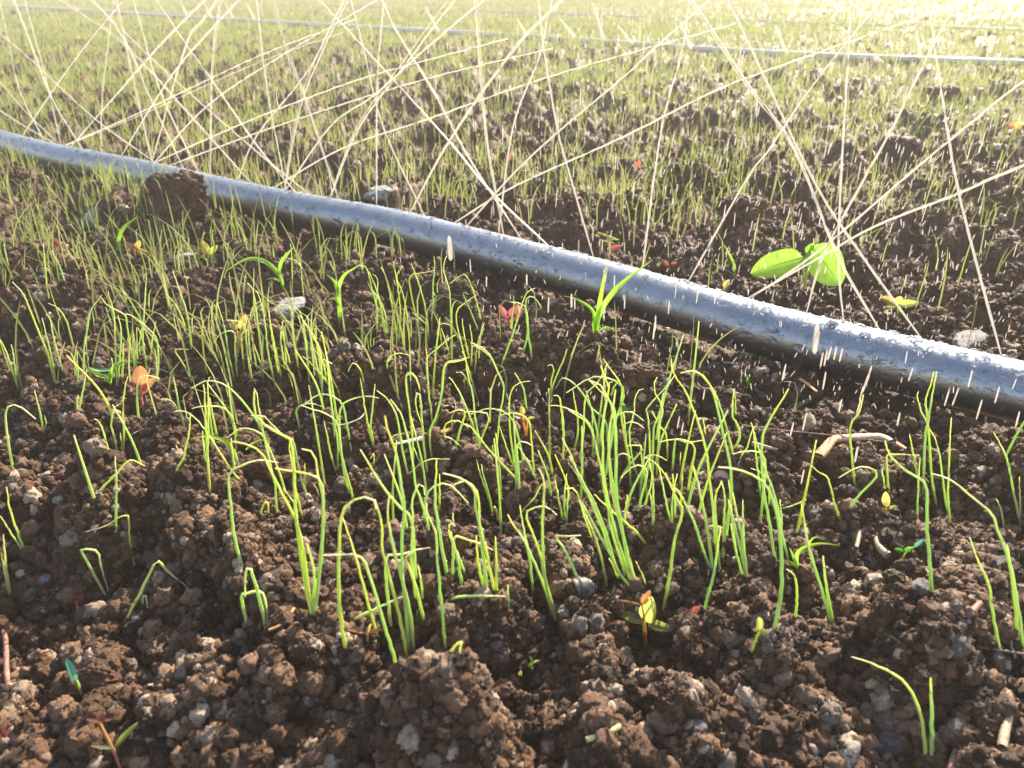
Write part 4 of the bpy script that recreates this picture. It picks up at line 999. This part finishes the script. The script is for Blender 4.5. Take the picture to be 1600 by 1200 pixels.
# ------------------------------------------------------------------ twig, straw, shell and other litter
def plain(name, c1, c2, scale, rough=.6, dist=.0006, stretch=None):
    m, nt, b = mat(name)
    f = tnoise(nt, scale, 5, .7)
    nt.links.new(mixc(nt, ramp(nt, [(.35, (0, 0, 0)), (.65, (1, 1, 1))], f), c1, c2), b.inputs["Base Color"])
    b.inputs["Roughness"].default_value = rough
    bump(nt, b, f, dist, .8)
    return m
M_TWIG = plain("weathered twig bark", (.10, .065, .045), (.24, .17, .13), 300)
M_STRAW = plain("pale straw", (.34, .24, .14), (.58, .46, .32), 320)
M_STRAWO = plain("orange straw", (.52, .24, .08), (.66, .36, .16), 250)
M_ROOT = plain("brown root", (.22, .10, .07), (.42, .26, .18), 300)
M_WHITE = plain("bleached fibre", (.62, .58, .50), (.80, .78, .72), 300)
def litter(name, pts, rpx, material, label, cat, flat=1.0, seg=8, fork=None, taper=(1, 1), lift=.0):
    g = ground(*pts[len(pts) // 2])
    ppm = F / to_px(*g)[2]
    P = []
    for x, y in pts:
        q = at_z(x, y, g.z + rpx / ppm + lift); P.append(q)
    path, _ = smooth_path(P, 22)
    rad = np.linspace(taper[0], taper[1], 22) * rpx / ppm
    for i in range(22): rad[i] *= 1 + .12 * math.sin(i * 2.3 + len(pts)) * (i % 3 - 1)
    V, Fq = tube([p - g for p in path], rad, seg)
    if flat != 1.0:
        c = np.repeat(np.array([list(p - g) for p in path]), seg, 0)
        V[:, 2] = c[:, 2] + (V[:, 2] - c[:, 2]) * flat
    o = mesh_np(name, V, Fq, material)
    o.location = g
    return tag(o, label, cat) if label else o
def under(child, parent):
    child.location = child.location - parent.location
    child.parent = parent
    return child
tw = litter("twig", [(1182, 668), (1215, 652), (1250, 634), (1283, 614)], 3.6, M_TWIG, "dead brown twig lying on the soil before the hose", "twig", taper=(.6, 1.3), lift=.004)
under(litter("side_shoot", [(1222, 648), (1240, 632), (1262, 628)], 1.3, M_TWIG, None, None, lift=.005), tw)
st = litter("broken_straw", [(1308, 686), (1340, 683), (1375, 682), (1392, 690)], 7.5, M_STRAW, "thick pale straw, broken and bent, with an orange end", "straw", flat=.55, lift=.006)
under(litter("straw_end", [(1279, 712), (1290, 700), (1300, 688), (1312, 684)], 8, M_STRAWO, None, None, flat=.5, lift=.004), st)
under(litter("straw_end", [(1388, 688), (1405, 696), (1424, 706)], 7, M_STRAWO, None, None, flat=.5, lift=.004, taper=(1, .4)), st)
ch = litter("wood_chip", [(617, 694), (640, 689), (662, 684)], 5.5, M_WHITE, "wood chip, white at one end and orange at the other, among the onions", "wood chip", flat=.5, taper=(.4, 1), lift=.003)
under(litter("orange_end", [(658, 685), (680, 679), (707, 670)], 5.5, M_STRAWO, None, None, flat=.5, lift=.003), ch)
litter("rootlet", [(772, 793), (778, 803), (780, 813), (800, 825)], 3, M_STRAWO, "curved red-brown rootlet left of the onion clump", "rootlet", lift=.006)
litter("root", [(-4, 960), (8, 1000), (10, 1050), (14, 1085), (12, 1118)], 4.5, M_ROOT, "long brown root standing along the bed's left edge", "root", lift=.004)
litter("root_fibre", [(522, 568), (500, 600), (478, 628), (480, 648), (500, 658)], 1.6, M_WHITE, "thin white root fibre curling over the soil", "root fibre", lift=.012)
litter("root_fibre", [(500, 656), (530, 664), (560, 655), (570, 645)], 1.0, M_WHITE, "thin white fibre loop beside a pinkish grain", "root fibre", lift=.006)
litter("straw_stub", [(1566, 1168), (1570, 1145), (1577, 1118)], 7, M_STRAW, "short tan straw stub standing in the soil, right", "straw", flat=1, taper=(1, .9), lift=.004)
litter("straw_stub", [(1486, 1204), (1492, 1182), (1500, 1156)], 5.5, M_ROOT, "pinkish brown straw stub before the slate stone", "straw", lift=.004)
litter("straw_stub", [(882, 1208), (888, 1190), (892, 1176)], 5, M_STRAW, "pale straw stub at the foremost edge", "straw", lift=.003)
litter("straw_stub", [(1515, 960), (1524, 950), (1532, 942)], 5, M_ROOT, "small brown straw stub right of the grey stone", "straw", lift=.003)
litter("straw_fibre", [(1338, 856), (1341, 843), (1343, 830)], 3, M_STRAW, "slim upright straw splinter on the soil, right of the splayed grass", "straw", lift=.004)
litter("root_bit", [(1368, 838), (1372, 852), (1380, 862), (1388, 868)], 5.5, M_STRAW, "pale lumpy root bit beside the grey pebble", "root", taper=(.6, 1.3), lift=.002)
litter("root_bit", [(1175, 693), (1195, 698), (1215, 702)], 4, M_STRAW, "pale root bit lying left of the broken straw", "root", taper=(1, .5), lift=.002)
litter("root_bit", [(425, 808), (440, 810), (458, 813)], 4, M_ROOT, "smooth brown root bit at the foot of the tall onions", "root", lift=.002)
litter("dry_leaf", [(1130, 566), (1145, 568), (1160, 578)], 2.5, M_STRAW, "curled dry blade in the shade under the hose", "dry leaf", flat=.4, lift=.004)
litter("dry_leaf", [(1250, 592), (1262, 600), (1276, 612)], 3, M_STRAWO, "yellow curled dry leaf at the twig's end", "dry leaf", flat=.4, lift=.006)
litter("root_fibre", [(1160, 664), (1220, 672), (1300, 680), (1380, 690)], .9, M_ROOT, "long thin root fibre across the soil between twig and straw", "root fibre", lift=.005)
litter("root_fibre", [(1500, 1006), (1540, 1012), (1600, 1022)], 2, M_ROOT, "brown root fibre lying by the right hand onions", "root fibre", lift=.003)
litter("green_stalk", [(916, 1156), (935, 1150), (955, 1142), (969, 1134)], 4.6, M_ONION, "cut piece of green stalk lying on the bare soil", "stalk", lift=.001)
litter("straw_fibre", [(460, 950), (440, 975), (420, 985)], 2.5, M_STRAWO, "thin orange splinter below the looped seedling", "straw", lift=.002)

# snail shell: ribbed coil
def snail(px, py, wpx):
    g = ground(px, py + 10); ppm = F / to_px(*g)[2]
    Rr = wpx / ppm / 2
    n, seg = 150, 20
    pts, rad = [], []
    for i in range(n):
        t = i / (n - 1); a = t * 2.35 * 2 * math.pi
        rr_ = Rr * .62 * math.exp(-1.15 * (1 - t) * 1.6)
        pts.append(Vector((math.cos(a) * rr_, -Rr * .28 * (1 - t), math.sin(a) * rr_)))
        rad.append(Rr * .46 * math.exp(-1.15 * (1 - t) * 1.5) * (1 + .07 * (1 if i % 4 < 2 else -1)))
    V, Fq = tube(pts, rad, seg)
    o = mesh_np("snail_shell", V, Fq, plain("ribbed grey shell", (.07, .058, .05), (.30, .26, .22), 500, .35))
    o.location = g + Vector((0, 0, Rr * .35)); o.rotation_euler = (.25, .1, .35)
    tag(o, "grey ribbed snail shell half sunk in the soil", "snail shell")
snail(905, 920, 54)
def ball(px, py, wpx):
    g = ground(px, py + 8); ppm = F / to_px(*g)[2]; r = wpx / ppm / 2
    V, Fc = ICO4
    o = mesh_np("round_seed", V * r, Fc, plain("pink seed coat", (.42, .24, .20), (.62, .42, .36), 900, .4, .0002))
    o.location = at_z(px, py, g.z + r * 1.2)
    o.location = g + Vector((0, 0, r * .9))
    tag(o, "round pink seed ball beside the right hand onion clump", "seed")
ball(1125, 748, 25)

# ------------------------------------------------------------------ water: jets out of the hose, falling drops, beads on hose and leaves
def water_mat(name, col, alpha, mixd=.5):
    m, nt, b = mat(name)
    tl = nt.nodes.new("ShaderNodeBsdfTranslucent"); tl.inputs[0].default_value = (*col, 1)
    df = nt.nodes.new("ShaderNodeBsdfDiffuse"); df.inputs[0].default_value = (*col, 1)
    gl = nt.nodes.new("ShaderNodeBsdfGlossy"); gl.inputs["Roughness"].default_value = .3
    m1 = nt.nodes.new("ShaderNodeMixShader"); m1.inputs[0].default_value = mixd
    nt.links.new(tl.outputs[0], m1.inputs[1]); nt.links.new(df.outputs[0], m1.inputs[2])
    m2 = nt.nodes.new("ShaderNodeMixShader"); m2.inputs[0].default_value = .12
    nt.links.new(m1.outputs[0], m2.inputs[1]); nt.links.new(gl.outputs[0], m2.inputs[2])
    tp = nt.nodes.new("ShaderNodeBsdfTransparent")
    m3 = nt.nodes.new("ShaderNodeMixShader"); m3.inputs[0].default_value = alpha
    nt.links.new(tp.outputs[0], m3.inputs[1]); nt.links.new(m2.outputs[0], m3.inputs[2])
    nt.links.new(m3.outputs[0], nt.nodes["Material Output"].inputs[0])
    return m
M_JET = water_mat("sunlit water jet", (.98, .92, .80), .45)  # cream glow of the sun put into the colour of clear water
M_FALL = water_mat("sunlit falling water", (.95, .86, .76), .6)  # warm backlight painted into the drops' colour
JETS = [
 [(60, 224), (30, 140), (12, 60)], [(300, 278), (250, 140), (215, 20)], [(385, 298), (300, 180), (200, 70), (120, 10)], [(252, 264), (420, 200), (640, 128)], [(505, 325), (560, 200), (640, 90), (700, 10)],
 [(652, 352), (600, 200), (565, 60)], [(100, 236), (180, 150), (260, 60)], [(25, 215), (90, 130), (150, 50)],
 [(85, 230), (40, 175), (0, 130)], [(80, 228), (35, 195), (-20, 160)], [(90, 232), (213, 180), (400, 93)], [(86, 230), (68, 110), (50, 45)], [(120, 236), (80, 150), (30, 20)],
 [(235, 260), (150, 187), (50, 95), (0, 53)], [(277, 268), (233, 150), (213, 100), (187, 50), (153, 7)], [(477, 312), (400, 235), (267, 117), (163, 17)], [(452, 306), (400, 225), (330, 123), (290, 67), (247, 3)],
 [(227, 258), (217, 167), (193, 60)], [(227, 258), (290, 73), (320, 27)], [(230, 258), (320, 167), (430, 90)], [(230, 258), (380, 193), (483, 153), (587, 117)], [(318, 285), (333, 100), (347, 0)], [(180, 250), (267, 123), (330, 50)],
 [(148, 243), (160, 147), (172, 40)], [(360, 290), (400, 213), (480, 110), (533, 7)], [(437, 300), (417, 133), (403, 10)], [(433, 300), (467, 167), (500, 80), (533, 10)], [(435, 300), (517, 197), (587, 147), (700, 47)],
 [(415, 296), (533, 233), (667, 187), (860, 120)], [(520, 320), (477, 150), (450, 77), (430, 7)], [(578, 330), (590, 133), (600, 7)], [(845, 395), (767, 300), (700, 220), (600, 110), (497, 0)], [(802, 382), (733, 250), (677, 147), (617, 50), (597, 7)],
 [(774, 372), (763, 233), (753, 133), (745, 20)], [(628, 345), (700, 223), (800, 80), (877, 0)], [(695, 358), (800, 293), (967, 217), (1100, 150), (1200, 110)], [(715, 363), (800, 273), (870, 207), (977, 117), (1053, 47)],
 [(765, 370), (800, 200), (840, 90), (860, 0)], [(913, 408), (887, 263), (870, 200), (850, 83), (840, 0)], [(988, 430), (1033, 207), (1067, 77), (1077, 0)], [(1057, 444), (1167, 277), (1200, 233), (1267, 133), (1373, 0)],
 [(1362, 520), (1310, 400), (1243, 233), (1167, 127), (1083, 0)], [(1428, 538), (1347, 400), (1277, 293), (1200, 133), (1137, 0)], [(1303, 502), (1308, 400), (1313, 233), (1320, 100), (1323, 0)], [(1245, 488), (1287, 400), (1350, 283), (1400, 193), (1447, 97), (1500, 0)],
 [(1152, 464), (1273, 397), (1427, 267), (1517, 193), (1600, 127)], [(1148, 463), (1277, 404), (1367, 353), (1500, 300), (1600, 257)], [(1552, 566), (1520, 393), (1490, 267), (1460, 83), (1447, 0)]]
hpx_ = [to_px(p.x, p.y, p.z) for p in hose_line]
def hose_at(px):
    for (a, b, ha, hb) in zip(hpx_, hpx_[1:], hose_line, hose_line[1:]):
        if (a[0] - px) * (b[0] - px) <= 0 and abs(b[0] - a[0]) > 1e-6:
            t = (px - a[0]) / (b[0] - a[0]); return ha.lerp(hb, t), (hb - ha).normalized()
rj = random.Random(17)
jet_names = ["first", "second", "third", "fourth", "fifth", "sixth", "seventh", "eighth", "ninth", "tenth"]
JETS.sort(key=lambda j: j[0][0])
def jet_label(j, k, total):
    (x0, y0), (x1, y1) = j[0], j[-1]
    sl = abs(x1 - x0) / max(1, y0 - y1)
    kind = "steep" if sl < .35 else "slanting" if sl < 1.3 else "low flat"
    side = "leftward" if x1 < x0 else "rightward"
    seg = ["the hose's far bend", "the stretch by the dark clod", "the middle of the hose", "the hose left of the large sprout", "the hose by the large sprout", "the near end of the hose"]
    lim = [150, 340, 560, 900, 1250, 2000]
    return "%s %s jet of water from %s" % (kind, side, seg[[x0 < l for l in lim].index(True)])
groups_j = {}
for j in JETS: groups_j.setdefault(jet_label(j, 0, 0), []).append(j)
for lab, js in groups_j.items():
    for k, j in enumerate(js):
        C0, T = hose_at(j[0][0])
        side = Vector((T.y, -T.x, 0)).normalized()
        if side.y < 0: side = -side
        tilt = R(rj.uniform(4, 20))
        up = Vector((0, 0, 1)) * math.cos(tilt) + side * math.sin(tilt)
        nrm = T.cross(up).normalized()
        P0 = C0 + (Vector((0, 0, 1)) * .75 + side * .66) * HR
        pts = [P0] + [on_plane(x, y, P0, nrm) for x, y in j[1:]]
        pts.append(pts[-1] + (pts[-1] - pts[-2]).normalized() * .16 + Vector((0, 0, -.008)))
        sz = to_px(*P0)[2] / .6
        Vs, Fs, nv = [], [], 0
        for s in range(rj.choice((1, 2, 2))):
            path, LEN = smooth_path(pts, 110)
            off = Vector((rj.gauss(0, 1), rj.gauss(0, .6), rj.gauss(0, 1)))
            wob = rj.uniform(0, 6)
            Q = []
            for i, p in enumerate(path):
                t = i / 109
                Q.append(p + off * (.004 * t * LEN + .0002) + Vector((math.sin(i * .9 + wob), 0, math.cos(i * 1.3 + wob))) * .0003 * t)
            r = .00085 if s == 0 else .00042
            rad = [r * (1 - .45 * (i / 109)) * (1 + .5 * rj.random() * (.3 + i / 109) - (.75 if rj.random() < .22 * i / 109 else 0)) * min(1, .5 + i * .07) for i in range(110)]
            V, Fq = tube(Q, rad, 5)
            Vs.append(V); Fs.append(Fq + nv); nv += len(V)
        org = np.array(list(P0))
        o = mesh_np("water_jet", np.concatenate(Vs) - org, np.concatenate(Fs), M_JET)
        o.location = P0
        l2 = lab if len(js) == 1 else lab + ", " + (["the left one", "the right one"][k] if len(js) == 2 else jet_names[k] + " from the left")
        tag(o, l2, "water jet", "water jets springing from the near hose")
# short jets above the second hose
fpx_ = [to_px(p.x, p.y, p.z) for p in far_line]
for k, (a, b) in enumerate([((293, 30), (281, 2)), ((332, 32), (318, 5)), ((365, 34), (352, 6)), ((399, 36), (385, 4)), ((686, 50), (664, 10)), ((823, 60), (808, 28)), ((902, 64), (874, 28)), ((945, 68), (926, 4)), ((989, 70), (964, 38)), ((1080, 76), (1062, 30)), ((1230, 86), (1212, 40)), ((1440, 92), (1432, 50))]):
    q = min(range(len(fpx_)), key=lambda i: abs(fpx_[i][0] - a[0]))
    P0 = far_line[q].copy(); P0 = on_plane(a[0], fpx_[q][1], P0, Vector((0, 1, 0)))
    p1 = on_plane(b[0], b[1], P0, Vector((0, 1, 0)))
    path, _ = smooth_path([P0, (P0 + p1) / 2, p1], 10)
    V, Fq = tube([p - P0 for p in path], np.linspace(.006, .002, 10), 5)
    o = mesh_np("water_jet", V, Fq, M_JET); o.location = P0
    tag(o, "short bright jet on the distant hose, %s from the left" % (jet_names + ["eleventh", "last"])[k], "water jet", "short jets on the distant hose")

# falling drops, drawn out long and thin
DV, DF = tube([Vector((0, 0, -1)), Vector((0, 0, -.8)), Vector((0, 0, 0)), Vector((0, 0, .8)), Vector((0, 0, 1))], [.02, .8, 1, .75, .02], 6)
dme = mesh_np("water_drop", DV, DF, M_FALL)
drop_mesh = dme.data
bpy.data.objects.remove(dme)
def drop(px, py, dep_f, lpx, wpx, label, grp):
    d = ray(px, py)
    g = ground(px, py)
    tg = (g.z - CAM_H) / d.z
    t = min(dep_f, tg * .97)
    o = bpy.data.objects.new("water_drop", drop_mesh)
    o.location = CAM + d * t
    o.scale = (wpx / F * t / 2, wpx / F * t / 2, lpx / F * t / 2)
    o.rotation_euler = (rj.gauss(0, .03), rj.gauss(0, .04), 0)
    return tag(link(o), label, "water drop", grp)
BACK = [((1260, 410), "large sprout"), ((1515, 522), "flat glossy stone"), ((595, 292), "whitish wet stone"), ((1160, 330), "dark clod in the field"), ((1585, 195), "orange leaf cluster"), ((1470, 150), "far dark clod"),
        ((790, 250), "small red weed in the field"), ((995, 258), "red round-leaved weed"), ((255, 320), "hose-side clod"), ((940, 375), "lime grassy weed")]
DROPS = [(1275, 530, 50, 13), (703, 388, 40, 12), (1357, 588, 38, 5), (1352, 600, 30, 4), (1480, 620, 34, 4), (1493, 620, 32, 4), (1516, 592, 30, 4), (1530, 640, 36, 4), (1558, 617, 30, 4), (1590, 655, 28, 4), (1225, 582, 30, 4), (1288, 595, 32, 4),
         (1314, 555, 24, 4), (1305, 552, 24, 4), (1296, 552, 24, 4), (1290, 560, 26, 4), (1284, 562, 26, 4), (1257, 660, 30, 4), (1237, 672, 30, 4), (1313, 634, 24, 4), (1404, 655, 24, 4), (1338, 710, 30, 5), (1254, 745, 28, 4), (1423, 585, 24, 4),
         (1416, 558, 22, 3), (1342, 635, 26, 4), (1346, 615, 26, 4), (1090, 460, 30, 3), (1118, 462, 30, 3), (1024, 505, 26, 4), (976, 472, 24, 3), (893, 470, 24, 5), (898, 475, 18, 3), (857, 477, 26, 4), (945, 478, 22, 3), (1045, 480, 24, 3),
         (1022, 517, 30, 4), (947, 430, 24, 3), (960, 440, 22, 3), (823, 437, 18, 4), (1001, 560, 20, 3), (980, 556, 18, 3), (1060, 660, 24, 3), (1066, 670, 24, 3), (1115, 675, 26, 3), (1100, 616, 20, 3), (735, 415, 22, 3), (760, 440, 18, 3), (1585, 600, 20, 3)]
for q in DROPS: drop(q[0], q[1], rj.uniform(.40, .46), q[2] * 1.05, q[3] * .72, "falling drop before the hose, " + where((q[0], q[1])), "falling drops in front of the hose")
for k in range(200):
    py = rj.uniform(20, 1) if False else rj.uniform(10, 470)
    px = rj.triangular(250, 1620, 1450)
    hy = np.interp(px, [p[0] for p in hose_px], [p[1] for p in hose_px])
    if py > hy - 20: py = rj.uniform(20, hy - 30)
    dp = rj.uniform(.5, .95)
    drop(px, py, dp, rj.uniform(18, 34) * .6 / dp * .9, rj.uniform(2.0, 3.0) * .6, "falling drop, " + where((px, py), BACK), "falling drops behind the hose")
# the fine splash: too small and too many to count
n = 1700
px = rj_px = rs.triangular(500, 1400, 1650, n); py = rs.uniform(5, 640, n)
Vs = []
for k in range(n):
    dp = rs.uniform(.42, 1.1)
    d = ray(px[k], py[k]); tg = (0.006 - CAM_H) / d.z if d.z < 0 else 9
    t = min(dp, tg * .97)
    p = CAM + d * t
    hy = np.interp(px[k], [q[0] for q in hose_px], [q[1] for q in hose_px])
    L_ = rs.uniform(4, 13) / F * t / 2; W_ = rs.uniform(1.0, 1.9) / F * t / 2
    tl = rs.normal(0, .25)
    V = DV * np.array([W_, W_, L_]); V[:, 0] += V[:, 2] * tl
    Vs.append(V + np.array(list(p)))
Fs = (np.arange(n)[:, None, None] * len(DV) + DF[None]).reshape(-1, 4)
tag(mesh_np("water_spray", np.concatenate(Vs), Fs, M_FALL), "fine spray of tiny drops in the air around the hose", kind="stuff")
# beads on the hose
M_BEAD, nt_, b_ = mat("clear water bead")
b_.inputs["Base Color"].default_value = (.9, .95, 1, 1); b_.inputs["Roughness"].default_value = .03
b_.inputs["Transmission Weight"].default_value = 1.0; b_.inputs["IOR"].default_value = 1.33
Vi, Fi = ICO2
HP = np.array([list(p) for p in catmull(hose_line, 4)]); HT = np.gradient(HP, axis=0); HT /= np.linalg.norm(HT, axis=1)[:, None]
depth_h = np.array([to_px(*p)[2] for p in HP]); seglen = np.linalg.norm(np.gradient(HP, axis=0), axis=1)
wgt = np.where((depth_h > .3) & (depth_h < 2.2), seglen / np.maximum(depth_h, .3) ** 1.2, 0); wgt /= wgt.sum()
nb = 6500
idx = rs.choice(len(HP), nb, p=wgt)
ang_ = rs.uniform(-.35, 3.2, nb)
P_ = HP[idx] + HT[idx] * (rs.uniform(-.5, .5, nb) * seglen[idx])[:, None]
Sx = np.cross(HT[idx], [0, 0, 1.0]); Sx /= np.linalg.norm(Sx, axis=1)[:, None]
Uz = np.cross(Sx, HT[idx])
sgn = np.where(Sx[:, 1] > 0, -1, 1)[:, None]
Nn = np.cos(ang_)[:, None] * Sx * sgn + np.sin(ang_)[:, None] * Uz
Tg = np.cross(Nn, HT[idx])
size = np.exp(rs.normal(math.log(.00078), .55, nb)); size = np.clip(size, .0003, .0026)
ea = rs.uniform(.8, 2.4, nb) * size; eb = rs.uniform(.6, 1.1, nb) * size
tw_ = rs.normal(.15, .5, nb)
A1 = HT[idx] * np.cos(tw_)[:, None] + Tg * np.sin(tw_)[:, None]; A2 = -HT[idx] * np.sin(tw_)[:, None] + Tg * np.cos(tw_)[:, None]
C_ = P_ + Nn * HR
wv = 1 + .22 * np.sin(Vi[:, 0] * 5)[None, :] * rs.uniform(-1, 1, nb)[:, None]
VV = C_[:, None, :] + (Vi[None, :, 0] * wv)[:, :, None] * (A1 * ea[:, None])[:, None, :] + (Vi[None, :, 1] * wv)[:, :, None] * (A2 * eb[:, None])[:, None, :] + Vi[None, :, 2, None] * (Nn * (size * .62)[:, None])[:, None, :]
FF = (np.arange(nb)[:, None, None] * len(Vi) + Fi[None]).reshape(-1, 3)
tag(mesh_np("water_beads", VV.reshape(-1, 3), FF, M_BEAD), "water beads clinging to the top of the near hose", kind="stuff")
# dew on the onion leaves
PB, RB = [], []
for o in list(sc.objects):
    if o.name.startswith("leaf") and o.parent and o.parent.name.startswith("onion_seedling") and len(o.data.vertices) > 100:
        nvt = len(o.data.vertices); a = np.empty(nvt * 3, np.float32); o.data.vertices.foreach_get("co", a); a = a.reshape(-1, 3)
        for q in range(rj.choice((0, 1, 2, 3, 4))):
            k = rj.randrange(nvt // 3, nvt)
            PB.append(a[k] + np.array(list(o.parent.location))); RB.append(rj.uniform(.00022, .00055))
PB, RB = np.array(PB), np.array(RB)
VV = PB[:, None, :] + ICO2[0][None] * RB[:, None, None]
FF = (np.arange(len(PB))[:, None, None] * len(ICO2[0]) + ICO2[1][None]).reshape(-1, 3)
tag(mesh_np("dew_drops", VV.reshape(-1, 3), FF, M_BEAD), "tiny clear droplets clinging to the onion leaves", kind="stuff")

# ------------------------------------------------------------------ haze of fine spray
bm = bmesh.new()
bmesh.ops.create_cube(bm, size=1)
me = bpy.data.meshes.new("haze"); bm.to_mesh(me); bm.free()
hzo = link(bpy.data.objects.new("haze", me))
hzo.scale = (300, 300, 2.6)
hzo.location = (0, 0, .2)
m = bpy.data.materials.new("fine spray haze"); m.use_nodes = True
m.node_tree.nodes.clear()
out = m.node_tree.nodes.new("ShaderNodeOutputMaterial")
pv = m.node_tree.nodes.new("ShaderNodeVolumePrincipled")
pv.inputs["Color"].default_value = (1, .93, .80, 1)
pv.inputs["Density"].default_value = .045
pv.inputs["Anisotropy"].default_value = .12
m.node_tree.links.new(pv.outputs[0], out.inputs["Volume"])
me.materials.append(m)
tag(hzo, "pale mist of fine spray in the air over the field", kind="stuff")

# ------------------------------------------------------------------ like things under one label: tell them apart by their order where there are few
bpy.context.view_layer.update()
same = {}
for o in sc.objects:
    if o.parent is None and "label" in o and "category" in o: same.setdefault(o["label"], []).append(o)
for lab, os_ in same.items():
    if 1 < len(os_) < 10:
        os_.sort(key=lambda o: to_px(*o.location)[0])
        for k, o in enumerate(os_):
            o["label"] = lab + (", leftmost" if k == 0 else ", " + ORD[k] + " from left")
for o in sc.objects:
    if "label" in o and len(o["label"].replace("-", " ").split()) > 16:
        for cut in ("well ", "just ", ", among taller ones", " lying", "onion ", " of water"):
            if len(o["label"].replace("-", " ").split()) > 16: o["label"] = o["label"].replace(cut, "")
